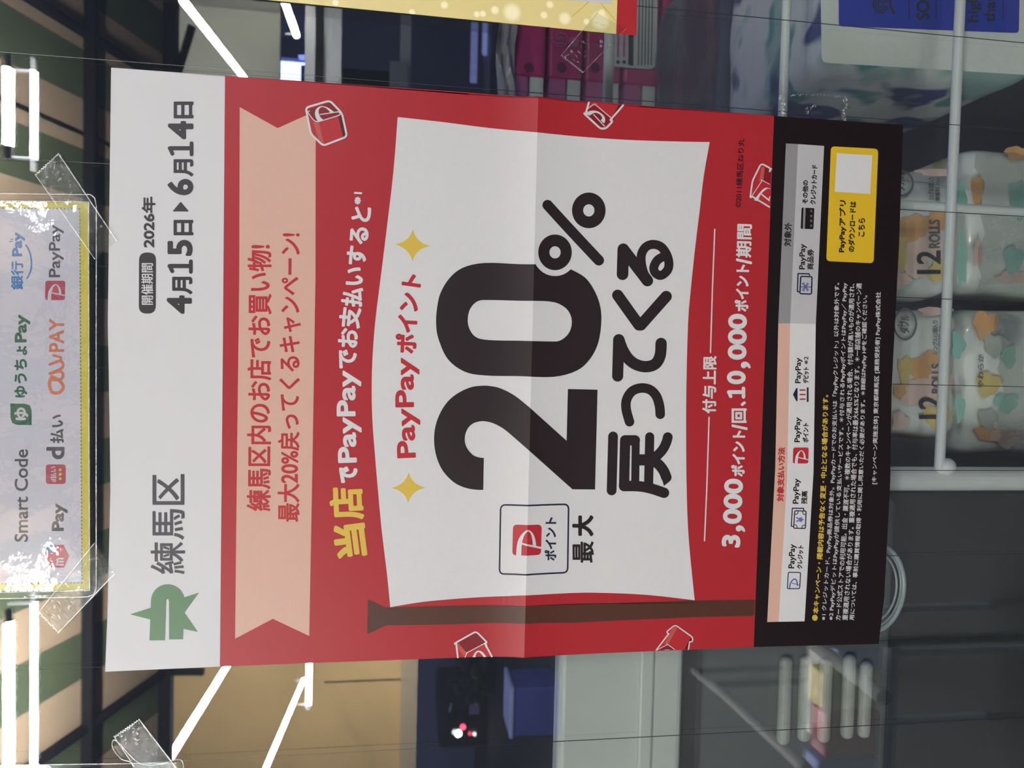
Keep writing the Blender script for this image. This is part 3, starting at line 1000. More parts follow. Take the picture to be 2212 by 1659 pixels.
# ================================================================== 5. sticky tape and old adhesive
def tape(name, label, end, sides, y0, teeth=11, group='clear tape strips on the glass', edge=True, ew=1.1):
    """end = the toothed cut edge (two pixels), sides = the far ends of its two long edges"""
    f = lambda z: y0
    a = Art(f)
    e0, e1 = Vector(end[0]), Vector(end[1])
    s0, s1 = Vector(sides[0]), Vector(sides[1])
    n = ((s0 + s1) / 2 - (e0 + e1) / 2).normalized()
    zig = []
    for i in range(teeth * 2 + 1):
        q = e0.lerp(e1, i / (teeth * 2)) + n * (4.2 if i % 2 else 0) * random.uniform(.6, 1.1)
        zig.append((q.x, q.y))
    a.poly(zig + [tuple(s1), tuple(s0)], M_TAPE)
    o = a.build(name, None, 0, label=label, category='tape', group=group)
    sm = o.modifiers.new('thickness', 'SOLIDIFY')
    sm.thickness = .00008
    if edge:
        a = Art(f)
        a.stroke(zig, ew * .8, M_EDGE, n=4)
        a.stroke([tuple(e0), tuple(s0)], ew, M_EDGE, n=4)
        a.stroke([tuple(e1), tuple(s1)], ew * .6, M_EDGE, n=4)
        for k in range(16):                 # creases and small bubbles
            u, v = random.uniform(.1, .9), random.uniform(.04, .45)
            c = e0.lerp(e1, u).lerp(s0.lerp(s1, u), v)
            d = (e1 - e0).normalized() * random.uniform(1.5, 8) + n * random.uniform(-2, 2)
            a.stroke([tuple(c), tuple(c + d * .5 + n * random.uniform(-1, 1)), tuple(c + d)], random.uniform(.25, .6), M_EDGE, n=4)
        for k in range(9):
            u, v = random.uniform(.15, .85), random.uniform(.1, .9)
            c = e0.lerp(e1, u).lerp(s0.lerp(s1, u), v)
            r = random.uniform(1.2, 3)
            a.disc(tuple(c), r, M_EDGE, n=10, hole=(r * .6, r * .6))
        a.build('edge', o, .0001, label='frosted toothed edge')
    return o
tape('clear_tape', 'clear tape strip on the right lower corner of the laminated notice', [(126, 331), (76, 377)], [(252, 520), (205, 560)], -.0022)
tape('clear_tape', 'clear tape strip on the left lower corner of the laminated notice', [(125.5, 1367.5), (82, 1324)], [(247, 1240), (205, 1172)], -.0022)
tape('clear_tape', 'crumpled clear tape piece at the far left, above the slanting lamp reflection', [(300, 1553), (246, 1590)], [(388, 1668), (320, 1700)], -.0008)
tape('clear_tape', 'nearly invisible clear tape strip across the lower corner of the gold poster', [(1211, 121), (1258, 158)], [(1290, 28), (1352, 62)], -.0012, ew=.45, teeth=14)
a = Art(lambda z: -.0005)
pts = catmull([(300, 1700), (285, 1650), (262, 1640), (243, 1615), (246, 1598), (262, 1612), (300, 1648), (340, 1652), (385, 1640), (396, 1655), (392, 1700)], 4)
a.poly(pts, M_TAPE)
a.stroke(pts, .8, M_EDGE, n=4)
o = a.build('tape_scrap', None, 0, label='torn old tape scrap under the crumpled tape at the far left', category='tape')
a = Art(lambda z: -.0004)
a.poly([(-60, 1654), (250, 1650), (380, 1648), (420, 1700), (-60, 1720)], M_FILM)
a.stroke([(-60, 1654), (250, 1650), (380, 1648)], 1.0, M_EDGE, n=4)
a.build('clear_sheet', None, 0, label='clear plastic sheet edge below the crumpled tape, at the far left', category='plastic sheet')
a = Art(lambda z: -.0003)
def crust(l, r):
    l = catmull(l, 6)
    for i, p in enumerate(l):
        for k in range(3):
            a.disc((p[0] + random.uniform(-r, r), p[1] + random.uniform(-r, r)), random.uniform(.5, r * .55), M_EDGE, n=7)
crust([(1685, 208), (1692, 222), (1691, 236), (1693, 248)], 4)
crust([(1708, 206), (1725, 205), (1760, 205), (1800, 207), (1825, 209)], 2)
crust([(1825, 212), (1826, 228), (1822, 245), (1825, 260)], 4)
crust([(1742, 232), (1745, 244), (1752, 233), (1760, 228)], 2.5)
a.build('adhesive_residue', None, 0, label='whitish residue of removed tape on the glass beside the black lower corner', category='adhesive')

# ================================================================== 6. the street side, seen mirrored in the glass
M_FRAME = mat('awning frame steel', (.014, .012, .012), rough=.7, spec=.2, vary=.1)
M_TAN = mat('tan awning cloth', (.80, .56, .36), rough=.85, vary=.10, scale=5)
M_GRN = mat('green awning cloth', (.165, .20, .10), rough=.85, vary=.10, scale=5)
bm = bmesh.new()
box(bm, (-14, -40, -.05), (14, 4, 0))
link('floor', bm, mat('pavement', (.032, .032, .036), rough=.8, vary=.15, scale=3, bump=.002, bscale=60), kind='structure', label='dark pavement and shop floor')

zc = CAM[2]
d1 = 2.5
px1 = R(195, 600, d1)
z1 = px1.z
SL = math.tan(math.radians(15.5))
aw_z = lambda d: z1 + .03 + SL * (d1 - d)
yd = lambda d: -(d + CAM[1])
d2 = 2.5
for _ in range(20):                          # second purlin: where the awning plane crosses image column 365
    d2 += (R(366, 600, d2).z - (aw_z(d2) - .03)) * -1.6
awn = thing('striped_awning', 'green and tan striped shop awning with dark steel frame, mirrored above the poster', 'awning', (.15, yd(d2), aw_z(d2)))
W = abs(R(191, 105, d1).x - R(191, 213, d1).x)
xs = R(191, 213, d1).x
bm = bmesh.new()
k0 = -18
for k in range(k0, 20):
    x0 = xs + k * W
    d_a, d_b = .45, d2 + .06
    vs = [bm.verts.new(p) for p in ((x0, yd(d_a), aw_z(d_a)), (x0 + W, yd(d_a), aw_z(d_a)), (x0 + W, yd(d_b), aw_z(d_b)), (x0, yd(d_b), aw_z(d_b)))]
    f = bm.faces.new(vs)
    f.material_index = 1 if k % 2 == 0 else 0
bmesh.ops.remove_doubles(bm, verts=bm.verts, dist=1e-5)
cl = link('awning_cloth', bm, [M_TAN, M_GRN], awn, label='cloth in wide green and tan stripes')
cl.modifiers.new('thickness', 'SOLIDIFY').thickness = .003
for d, w_ in ((d1, .016), (d2, .022)):
    bm = bmesh.new()
    zz = aw_z(d) - .028
    box(bm, (xs + k0 * W, yd(d) - w_, zz - w_), (xs + 20 * W, yd(d) + w_, zz + w_))
    link('purlin', bm, M_FRAME, awn)
def bar(a, b, r, name='rafter'):
    bm = bmesh.new()
    tube(bm, a, b, r, 8)
    link(name, bm, M_FRAME, awn)
for py in (75, 1573):
    xx = R(191, py, d1).x
    bar((xx, yd(.5), aw_z(.5) - .022), (xx, yd(d2), aw_z(d2) - .022), .017)
xx = R(191, 290, d1).x
bar((xx, yd(1.2), aw_z(1.2) - .012), (xx, yd(d2), aw_z(d2) - .012), .007)
q0, q1 = R(414, 56, d2 + .02), R(382, 160, d2 + .02)
bar(q0, q1, .016, 'brace')
bar(R(440, 1452, d2 + .02), R(350, 1452, d2 + .02), .016, 'brace')
# hanging edge of the awning
# ---- lamps
def tube_mat(name, col, s):
    m = bpy.data.materials.new(name)
    m.use_nodes = True
    nt = m.node_tree
    e = N(nt, 'ShaderNodeEmission')
    e.inputs[0].default_value = (*col, 1)
    e.inputs[1].default_value = s
    nt.links.new(e.outputs[0], nt.nodes['Material Output'].inputs[0])
    return m
M_LAMP = tube_mat('fluorescent light', (.93, .96, 1), 450.0)
M_LAMP2 = tube_mat('distant fluorescent light', (.97, .98, 1), 330.0)
M_CAP = mat('lamp cap', (.5, .5, .5), rough=.4)
def lamp(a, b, r, label, mm, group=None):
    a, b = Vector(a), Vector(b)
    t = thing('fluorescent_lamp', label, 'lamp', tuple((a + b) / 2 + Vector((0, 0, .06))), group)
    bm = bmesh.new()
    tube(bm, a, b, r, 16)
    link('lamp_tube', bm, mm, t, smooth=False, label='glowing white tube')
    d = (b - a).normalized()
    for p, s in ((a, -1), (b, 1)):
        bm = bmesh.new()
        tube(bm, p, p + d * s * .03, r * 1.05, 12)
        link('end_cap', bm, M_CAP, t)
    for p in (a, b):                         # hanger wires
        bm = bmesh.new()
        tube(bm, p + Vector((0, 0, r)), p + Vector((0, 0, r + .05)), .003, 6)
        link('hanger', bm, M_CAP, t)
    return t
DL = 1.90
zl = R(71, 700, DL).z
def dl(px):                                  # distance at which the lamp height meets this image column
    d = 1.8
    for _ in range(30):
        d += (R(px, 700, d).z - zl) * -1.5
    return d
for px, y0, y1, w_, nm in ((15, 146, 313, .0085, 'upper of the two level fluorescent tubes mirrored right of the payment notice'), (71, 152, 342, .0052, 'lower of the two level fluorescent tubes mirrored right of the payment notice'),
                           (16, 1345, 1900, .0085, 'upper of the two level fluorescent tubes mirrored left of the payment notice'), (71, 1303, 1900, .0052, 'lower of the two level fluorescent tubes mirrored left of the payment notice')):
    d = dl(px)
    A, B = R(px, y0, d), R(px, y1, d)
    B.z = A.z
    lamp(A, B, w_, nm, M_LAMP, 'fluorescent tubes under the awning')
def deep(p, q, r, label, h):
    """a lamp running away from the window at height h above the camera"""
    out = []
    for px, py in (p, q):
        d = 3.0
        for _ in range(60):
            d += (R(px, py, d).z - (zc + h)) * -1.5
        out.append(R(px, py, d))
    x = (out[0].x + out[1].x) / 2
    lamp(out[0], out[1], r, label, M_LAMP2, 'fluorescent tubes running towards the street')
deep((385, -12), (526, 166), .016, 'slanting white fluorescent tube mirrored at the upper right corner of the poster', .95)
deep((505, 1415), (362, 1645), .016, 'slanting white fluorescent tube mirrored at the lower left corner of the poster', .95)
deep((655, 1470), (573, 1662), .014, 'thin slanting fluorescent tube mirrored on the beige board', .70)
deep((612, -4), (640, 74), .022, 'short fluorescent tube mirrored beside the light blue window', .80)
A, B = R(668, 1405, 5.2), R(668, 1522, 5.2)
B.z = A.z
lamp(A, B, .019, 'short level fluorescent tube mirrored on the beige board', M_LAMP2, 'fluorescent tubes running towards the street')

# ---- boards beyond the awning
def slab(name, label, cat, pxs, d, mm, th=.06, group=None):
    (x0, y0), (x1, y1) = pxs
    A, B = R(x0, y0, d), R(x1, y1, d)
    bm = bmesh.new()
    box(bm, (min(A.x, B.x), A.y - th, min(A.z, B.z)), (max(A.x, B.x), A.y, max(A.z, B.z)))
    o = link(name, bm, mm, label=label, category=cat)
    if group:
        o['group'] = group
    return o
M_BEIGE = mat('beige board', (.85, .56, .24), rough=.6, vary=.16, scale=1.2)
M_OLIVE = mat('olive board', (.70, .68, .50), rough=.6, vary=.10, scale=1.0)
DB = 6.2
bb = slab('hanging_board', 'large beige board hanging beyond the awning, mirrored left of the poster', 'board', ((372, 820), (893, 1900)), DB, M_BEIGE)
bm = bmesh.new()
A = R(700, 1474, DB); B = R(893, 1474, DB)
box(bm, (A.x - .006, A.y, B.z), (A.x + .006, A.y + .004, A.z))
link('seam', bm, M_FRAME, bb, label='dark seam')
for px, py in ((880, 1466), (880, 1482)):
    q = R(px, py, DB)
    bm = bmesh.new()
    ball(bm, (q.x, q.y, q.z), .022, .01)
    link('bolt', bm, M_FRAME, bb)
bm = bmesh.new()
A, B = R(878, 830, DB), R(893, 1900, DB)
box(bm, (min(A.x, B.x), A.y, min(A.z, B.z)), (max(A.x, B.x), A.y + .03, max(A.z, B.z)))
link('board_edge', bm, mat('board edge', (.62, .47, .30), rough=.5), bb, label='paler rounded lower edge')
slab('hanging_board', 'olive grey board hanging beyond the awning, mirrored right of the poster', 'board', ((372, -400), (595, 815)), DB, M_OLIVE)
M_PIL = mat('grey pillar', (.70, .70, .66), rough=.6, vary=.08)
A, B = R(664, 0, 5.0), R(728, 0, 5.0)
p1 = slab('pillar_beam', 'grey steel beam mirrored below the light blue window', 'beam', ((664, -300), (728, 700)), 5.0, M_PIL)
bm = bmesh.new()
A = R(687, -300, 4.98); B = R(690, 700, 4.98)
box(bm, (min(A.x, B.x), A.y, min(A.z, B.z)), (max(A.x, B.x), A.y + .01, max(A.z, B.z)))
link('groove', bm, M_FRAME, p1)
q = R(688, 101, 4.95)
bm = bmesh.new()
ball(bm, (q.x, q.y, q.z), .022)
link('bolt', bm, M_FRAME, p1)

# ---- across the road
M_FAC = mat('dusk facade', (.34, .35, .50), rough=.8, vary=.25, scale=.8)
M_DK = mat('dark dusk wall', (.14, .14, .22), rough=.7, vary=.3, scale=.6)
M_WINB = tube_mat('lit blue window', (.36, .46, 1.0), 7.0 * 2.0)
M_WIND = tube_mat('dim blue window', (.30, .36, .85), .9 * 2.0)
D3 = 13.0
bld = thing('far_building', 'dark bluish building across the road, mirrored behind the car lights', 'building', tuple(R(1150, 829, D3)))
bld.location.z = 0
bld.matrix_world = Matrix.Translation(bld.location)
bm = bmesh.new()
ym = R(900, 829, D3).y
box(bm, (-13, ym - 1, 0), (13, ym, 5.2))
link('wall', bm, M_FAC, bld)
def onb(name, x0, y0, x1, y1, mm, par, d=D3 - .05, th=.04):
    A, B = R(x0, y0, d), R(x1, y1, d)
    bm = bmesh.new()
    box(bm, (min(A.x, B.x), A.y - th, min(A.z, B.z)), (max(A.x, B.x), A.y, max(A.z, B.z)))
    return link(name, bm, mm, par)
onb('window', 599, 131, 664, 700, M_WINB, bld)
onb('window_bar', 650, 140, 653, 700, M_DK, bld, D3 - .1)
onb('lit_sign', 645, 118, 664, 128, M_WINB, bld)
onb('dark_bay', 595, 78, 664, 128, M_DK, bld)
onb('dark_wall', 735, -200, 1030, 700, M_DK, bld)
onb('window', 1018, 46, 1030, 180, M_WIND, bld)
onb('window', 1042, 46, 1052, 118, M_WIND, bld)
onb('blue_panel', 735, 146, 838, 700, mat('blue panel', (.05, .09, .40), rough=.5), bld)
pole = thing('street_pole', 'grey pole with a pale box at its foot, mirrored right of the poster', 'pole', tuple(R(900, 100, 9)))
onb('shaft', 870, -200, 884, 300, M_PIL, pole, 9.0, .08)
onb('pole_box', 842, 131, 879, 300, mat('pole box', (.42, .42, .42), rough=.5), pole, 8.9, .2)
M_LEAF = blotch('dusk leaves', (.02, .03, .02), [(.045, .06, .025), (.03, .02, .025)], scale=6, coat=0, bump=.02, bscale=12, lo=.5)
def hedge(name, label, pts, d):
    bm = bmesh.new()
    for px, py, r in pts:
        q = R(px, py, d)
        for k in range(26):
            v = Vector((random.gauss(0, 1), random.gauss(0, .6), random.gauss(0, 1)))
            v = v.normalized() * r * random.uniform(.4, 1)
            g = bmesh.ops.create_icosphere(bm, subdivisions=1, radius=r * random.uniform(.15, .35), matrix=Matrix.Translation(q + v) @ Matrix.Rotation(random.random() * 6, 4, 'X'))
    return link(name, bm, M_LEAF, label=label, category='tree')
hedge('street_tree', 'dark leafy tree mirrored above the blue shutter, left of the fold of the poster', [(1010, 1440, .35), (1060, 1430, .5), (1110, 1450, .4), (1150, 1430, .5), (1190, 1445, .4), (1040, 1480, .3), (1180, 1500, .18)], 10.5)
# a small dark van with its lamps lit
D4 = 11.5
van = thing('street_van', 'small dark van with red and white lamps lit, mirrored left of the poster', 'car', tuple(R(1075, 1540, D4)))
c = R(1010, 1548, D4)
bm = bmesh.new()
rbox(bm, (c.x - .38, c.y - 1.2, c.z - .42), (c.x + .34, c.y + .3, c.z + .46), .10, 4)
link('body', bm, mat('van paint', (.02, .018, .022), rough=.35, vary=.1), van, smooth=True)
bm = bmesh.new()
rbox(bm, (c.x - .28, c.y + .29, c.z + .02), (c.x + .26, c.y + .315, c.z + .36), .02, 3)
link('rear_window', bm, mat('van glass', (.01, .01, .015), rough=.1), van)
for k in (-1, 1):
    bm = bmesh.new()
    tube(bm, (c.x + k * .26 - .06, c.y - .5, c.z - .46), (c.x + k * .26 + .06, c.y - .5, c.z - .46), .15, 18)
    link('wheel', bm, M_FRAME, van)
for px, py, r, col, s in ((990, 1585, .055, (.85, 1, .92), 14), (1000, 1571, .045, (1, .08, .16), 5), (1015, 1585, .03, (1, .06, .12), 2.5), (1025, 1586, .03, (.9, .9, .9), 3), (982, 1582, .04, (.6, .8, .8), 3)):
    q = R(px, py, D4 - .34)
    bm = bmesh.new()
    ball(bm, q, r, .03, r)
    link('lamp_lens', bm, tube_mat('lens light', col, s * 2.0), van)
onb('number_plate', 1014, 1523, 1035, 1543, mat('pale plate', (.62, .58, .85), rough=.5), van, D4 - .31, .02)
q0, q1 = R(976, 1520, D4 - .34), R(972, 1537, D4 - .34)
bm = bmesh.new()
tube(bm, q0, q1, .03, 8)
link('roof_glint', bm, mat('chrome', (.7, .75, .75), rough=.2, metal=1), van)

DBN = 6.0
A, B = R(1112, 1488, DBN), R(1225, 1588, DBN)
bin_ = thing('storage_bin', 'blue storage bin with a paler lid on the pavement, mirrored below the van lamps', 'bin', ((A.x + B.x) / 2, A.y - .2, 0))
bm = bmesh.new()
rbox(bm, (min(A.x, B.x), A.y - .4, .004), (max(A.x, B.x), A.y, A.z), .02, 3)
link('bin_body', bm, mat('blue bin plastic', (.055, .075, .30), rough=.5, vary=.15), bin_, label='dark blue body')
bm = bmesh.new()
rbox(bm, (min(A.x, B.x) - .01, A.y - .41, A.z), (max(A.x, B.x) + .01, A.y + .01, A.z + .035), .01, 3)
link('bin_lid', bm, mat('pale bin lid', (.30, .33, .62), rough=.4), bin_, label='paler blue lid')
# ---- goods and a railing on the pavement, faintly mirrored over the grey cabinet
DS = 1.30
zt = R(1905, 1500, DS).z
A, B = R(1905, 1390, DS), R(1905, 1720, DS)
st_ = thing('display_stand', 'low grey pavement stand mirrored over the vent ribs', 'stand', ((A.x + B.x) / 2, A.y - .12, 0))
bm = bmesh.new()
box(bm, (min(A.x, B.x), A.y - .26, zt - .02), (max(A.x, B.x), A.y + .02, zt))
link('stand_top', bm, M_PIL, st_)
for sx in (min(A.x, B.x) + .02, max(A.x, B.x) - .02):
    for sy in (A.y - .24, A.y):
        bm = bmesh.new()
        tube(bm, (sx, sy, 0), (sx, sy, zt - .02), .008, 10)
        link('leg', bm, M_PIL, st_)
for x0, y0, y1, dep, col, lab in ((1812, 1398, 1452, 0, (.10, .20, .60), 'blue leaflet box at the right end of the pavement stand'),
                                  (1780, 1456, 1536, 0, (.75, .58, .12), 'tall yellow leaflet box on the pavement stand'),
                                  (1822, 1475, 1540, -.07, (.65, .70, .80), 'pale blue leaflet box behind the yellow one on the stand'),
                                  (1786, 1544, 1640, 0, (.60, .08, .14), 'red leaflet box left of the yellow one on the stand'),
                                  (1816, 1560, 1630, -.07, (.70, .66, .35), 'cream leaflet box behind the red one on the stand'),
                                  (1770, 1645, 1700, 0, (.16, .22, .62), 'dark blue leaflet box at the left end of the pavement stand')):
    A, B = R(x0, y0, DS + (.07 if dep else 0)), R(x0, y1, DS + (.07 if dep else 0))
    bm = bmesh.new()
    rbox(bm, (min(A.x, B.x), A.y - .05, zt), (max(A.x, B.x), A.y, A.z), .004, 2)
    o = link('leaflet_box', bm, mat('leaflet print', col, rough=.4, vary=.25, scale=35), label=lab, category='box', group='leaflet boxes on the pavement stand')
M_RAIL = mat('railing steel', (.20, .20, .20), rough=.5)
rl = thing('pavement_railing', 'grey steel railing whose tubes slant across the mirrored pavement stand', 'railing', tuple(R(1800, 1500, 1.7)))
for p, q, da, db in (((1540, 1480), (1745, 1665), 2.0, 1.15), ((1760, 1392), (1910, 1508), 1.25, 1.0), ((1500, 1450), (1560, 1500), 2.3, 2.0)):
    A, B = R(*p, da), R(*q, db)
    bm = bmesh.new()
    tube(bm, A, B, .012, 12)
    link('rail', bm, M_RAIL, rl)
    bm = bmesh.new()
    tube(bm, (A.x, A.y, 0), A, .010, 12)
    link('post', bm, M_RAIL, rl)

# ================================================================== 7. inside the shop, behind the pane
bm = bmesh.new()
box(bm, (-3, 2.2, 0), (3.5, 2.25, 2.9))
link('wall_back', bm, mat('shop wall', (.05, .05, .055), rough=.8, vary=.2, scale=2), kind='structure', label='dark rear wall of the unlit shop')

# ---- wire rack
M_RACK = mat('rack enamel', (.78, .78, .76), rough=.35, vary=.08, scale=60)
YR = .085
rack = thing('wire_rack', 'grey enamelled wire rack right behind the glass, in front of the paper packs', 'rack', (P(2050, 1035, YR).x, YR, .75))
def rod(name, p, q, r, y=YR, y2=None):
    bm = bmesh.new()
    tube(bm, P(*p, y), P(*q, y if y2 is None else y2), r, 16)
    return link(name, bm, M_RACK, rack, smooth=False)
xl = P(2050, 1030, YR).x
xr = .62
def level(px, py, r, nm='shelf_wire'):
    """a level rod of the rack through this pixel"""
    q = P(px, py, YR)
    bm = bmesh.new()
    tube(bm, (xl, YR, q.z), (xr, YR, q.z), r, 16)
    return link(nm, bm, M_RACK, rack)
level(2052, 500, .0034)
level(1694, 150, .0030)
level(1313, 200, .0034)
bm = bmesh.new()
ball(bm, P(2046, 1008, YR - .002), .006, .005, .006)
link('weld', bm, M_RACK, rack, smooth=True)
bm = bmesh.new()
x = P(2060, 449, YR + .006).x
tube(bm, (x, YR + .007, .73), (x, YR + .007, 1.40), .0036, 16)
link('upright_wire', bm, M_RACK, rack)
bm = bmesh.new()
x = P(2060, 1036, YR).x
tube(bm, (x, YR + .004, .02), (x, YR + .004, 1.40), .0085, 20)
link('side_tube', bm, M_RACK, rack)
for zz in (.764, .735):
    bm = bmesh.new()
    tube(bm, (x, YR + .004, zz), (x, YR + .42, zz), .004, 12)
    link('shelf_wire', bm, M_RACK, rack)
bm = bmesh.new()
box(bm, (xl, YR + .03, .770), (xr, YR + .45, .775))
link('shelf_plate', bm, mat('dark shelf mat', (.06, .06, .06), rough=.8, vary=.15), rack, label='dark shelf mat')

# ---- twelve-roll packs
M_PACK = blotch('printed roll film', (.82, .82, .78), [(.72, .36, .12), (.70, .40, .34), (.28, .52, .44), (.62, .48, .10), (.40, .40, .38)], scale=12, lo=.63, bump=.002, bscale=30)
M_PK = mat('pack print', (.03, .03, .035), rough=.5)
M_PG = mat('pack grey print', (.14, .14, .14), rough=.5)
YP = .125
def ptext(name, strs, y, par, mm):
    """lettering on a face standing at depth y"""
    a = Art(lambda z: y)
    for s, b, h, wt in strs:
        a.text(s, b, h, mm, wt)
    return a.build(name, par, 0)
def soft(bm, lo, hi, r, amp, seed, cutn=7):
    lo, hi = Vector(lo), Vector(hi)
    vs = box(bm, lo, hi)
    bmesh.ops.subdivide_edges(bm, edges=bm.edges[:], cuts=cutn, use_grid_fill=True)
    c = (lo + hi) / 2
    hx = (hi - lo) / 2
    rs = random.Random(seed)
    ph = [rs.uniform(0, 6) for _ in range(6)]
    for v in bm.verts:
        p = v.co
        q = Vector([min(max(p[i], lo[i] + r), hi[i] - r) for i in range(3)])
        d = p - q
        if d.length > 1e-6:
            p = q + d.normalized() * r
        n = Vector([(p[i] - c[i]) / hx[i] for i in range(3)])
        s = amp * (math.sin(p.x * 70 + ph[0]) * math.sin(p.z * 55 + ph[1]) + .6 * math.sin(p.y * 60 + p.z * 90 + ph[2]))
        v.co = p + n * s
def pack(label, pxa, pxb, y, depth, seed, texts):
    A, B = P(*pxa, y), P(*pxb, y)
    lo = (min(A.x, B.x), y, min(A.z, B.z))
    if not texts:
        lo = (lo[0], lo[1], .7795)              # stands on the rack's plate
    hi = (max(A.x, B.x), y + depth, max(A.z, B.z))
    t = thing('toilet_roll_pack', label, 'toilet paper', ((lo[0] + hi[0]) / 2, y + depth / 2, lo[2]), 'twelve-roll packs behind the wire rack')
    bm = bmesh.new()
    soft(bm, lo, hi, .016, .0012, seed, 9)
    b = link('film_wrap', bm, M_PACK, t, smooth=True)
    b.modifiers.new('round', 'SUBSURF').render_levels = 1
    if texts:
        ptext('big_number', [('12', *texts[0], 1.4)], y - .0030, t, M_PK)['label'] = 'dark number 12'
        ptext('word', [('ROLLS', *texts[1], .9)], y - .0030, t, M_PG)
        ptext('small_print', [('シングル12個入り', *texts[2], .3), ('無香料 30m', *texts[3], .3)], y - .0030, t, M_PG)
        a = Art(lambda z: y - .0030)
        c, rx, ry = texts[4]
        ring = [(c[0] + rx * math.cos(k * .2618), c[1] + ry * math.sin(k * .2618)) for k in range(24)]
        a.stroke(ring, 2.2, M_PG, closed=True, n=6)
        a.text('ダブル', [(c[0] + 10, c[1] + ry * .62), (c[0] + 10, c[1] - ry * .62)], 22, M_PG, .8)
        a.build('stamp', t, 0, label='round grey stamp print')
    # twisted film ears at the pack end
    return t
pack('twelve-roll pack printed 12 ROLLS just below the yellow badge of the poster', (1780, 362), (2086, 647), YP, .22, 1,
     ([(2032, 592), (2032, 541)], 52, ) and (
     ([(2032, 592), (2032, 541)], 52), ([(2031, 536), (2031, 474)], 25), ([(2018, 432), (2018, 384)], 13), ([(2031, 434), (2031, 384)], 11), ((1945, 396), 27, 27)))
pack('twelve-roll pack printed 12 ROLLS, the one next to the rack side tube', (1780, 656), (2080, 956), YP, .22, 2,
     (([(2036, 905), (2036, 855)], 52), ([(2034, 850), (2034, 786)], 22), ([(2026, 766), (2026, 692)], 12), ([(2037, 764), (2037, 692)], 10), ((1955, 700), 24, 33)))
pack('film-ended twelve-roll pack below the level wire, on the rack side away from the tube', (2096, 305), (2420, 640), YP + .02, .2, 3, None)
t = pack('film-ended twelve-roll pack below the level wire, nearest the rack side tube', (2086, 662), (2420, 990), YP + .02, .2, 4, None)
ptext('small_print', [('やわらか', [(2125, 838), (2125, 765)], 13, .3)], YP + .0165, t, M_PG)
def blobs(par, y, spec):
    rs = random.Random(par.name)
    for i, (nm, col, lst) in enumerate(spec):
        a = Art(lambda z: y - i * .0001)
        for cx, cy, rx, ry in lst:
            ph = [rs.uniform(0, 6) for _ in range(3)]
            pts = []
            for k in range(30):
                t = k * math.pi / 15
                w_ = 1 + .16 * math.sin(3 * t + ph[0]) + .10 * math.sin(5 * t + ph[1]) + .05 * math.sin(9 * t + ph[2])
                pts.append((cx + rx * w_ * math.cos(t), cy + ry * w_ * math.sin(t)))
            a.face(pts, mat(nm + ' print', col, rough=.35, vary=.3, scale=60, coat=.4))
        a.build('flower_print', par, 0, label=nm + ' flower print')
PK = [o for o in COL.objects if o.name.startswith('toilet_roll_pack')]
OR, PI_, YE, TE, GR = (.80, .42, .18), (.82, .58, .50), (.78, .58, .22), (.36, .66, .56), (.50, .50, .46)
blobs(PK[0], YP - .0022, (('orange', OR, [(1985, 500, 42, 40), (2030, 470, 25, 30)]), ('pink', PI_, [(1975, 560, 34, 40), (2010, 530, 30, 30), (1945, 605, 22, 18), (2020, 372, 40, 8)]),
                          ('yellow', YE, [(2030, 585, 26, 26), (1945, 545, 16, 40)]), ('teal', TE, [(2075, 420, 14, 26), (2078, 560, 10, 60)])))
blobs(PK[1], YP - .0020, (('orange', OR, [(2000, 795, 38, 34), (1950, 845, 18, 20)]), ('pink', PI_, [(1990, 850, 42, 30), (2030, 820, 26, 30), (1945, 910, 18, 20), (2020, 672, 36, 9)]),
                          ('yellow', YE, [(2025, 900, 30, 26), (1955, 800, 14, 32)]), ('teal', TE, [(2070, 745, 14, 30), (2074, 880, 10, 30)])))
blobs(PK[2], YP + .0175, (('orange', OR, [(2112, 410, 14, 34), (2200, 330, 30, 14)]), ('pink', PI_, [(2112, 545, 10, 30), (2190, 600, 40, 14)]), ('teal', TE, [(2200, 430, 18, 40), (2190, 560, 20, 30)])))
blobs(PK[3], YP + .0175, (('orange', OR, [(2128, 700, 26, 28), (2130, 935, 24, 16)]), ('grey', GR, [(2150, 745, 26, 24), (2135, 905, 20, 22)]), ('yellow', YE, [(2136, 830, 26, 26)]), ('teal', TE, [(2175, 870, 26, 20), (2180, 770, 16, 24)]), ('pink', PI_, [(2175, 945, 34, 20)])))
# clear film gathers over the lower packs
M_GATHER = clear('gathered film', (.96, .97, .96), gloss=.20, rough=.08, milk=.10, bump=.004, bscale=60, mask=14)
def film(par, pts, y):
    bm = bmesh.new()
    n, mm = 14, 10
    g = [[None] * (mm + 1) for _ in range(n + 1)]
    for i in range(n + 1):
        for j in range(mm + 1):
            u, v = i / n, j / mm
            p = lerp(lerp(pts[0], pts[1], v), lerp(pts[3], pts[2], v), u)
            q = P(*p, y)
            q.y += .004 * math.sin(v * 19 + 3 * math.sin(u * 5)) + .002 * math.sin(u * 14) - .006 * math.sin(v * math.pi)
            g[i][j] = bm.verts.new(q)
    for i in range(n):
        for j in range(mm):
            bm.faces.new((g[i][j], g[i + 1][j], g[i + 1][j + 1], g[i][j + 1]))
    link('loose_film', bm, M_GATHER, par, smooth=True, label='clear gathered film')
for o in [o for o in COL.objects if o.name.startswith('toilet_roll_pack') and 'film-ended' in o['label']]:
    if 'away' in o['label']:
        film(o, [(2108, 330), (2108, 630), (2330, 630), (2330, 330)], YP + .012)
    else:
        film(o, [(2150, 680), (2150, 970), (2330, 970), (2330, 680)], YP + .012)

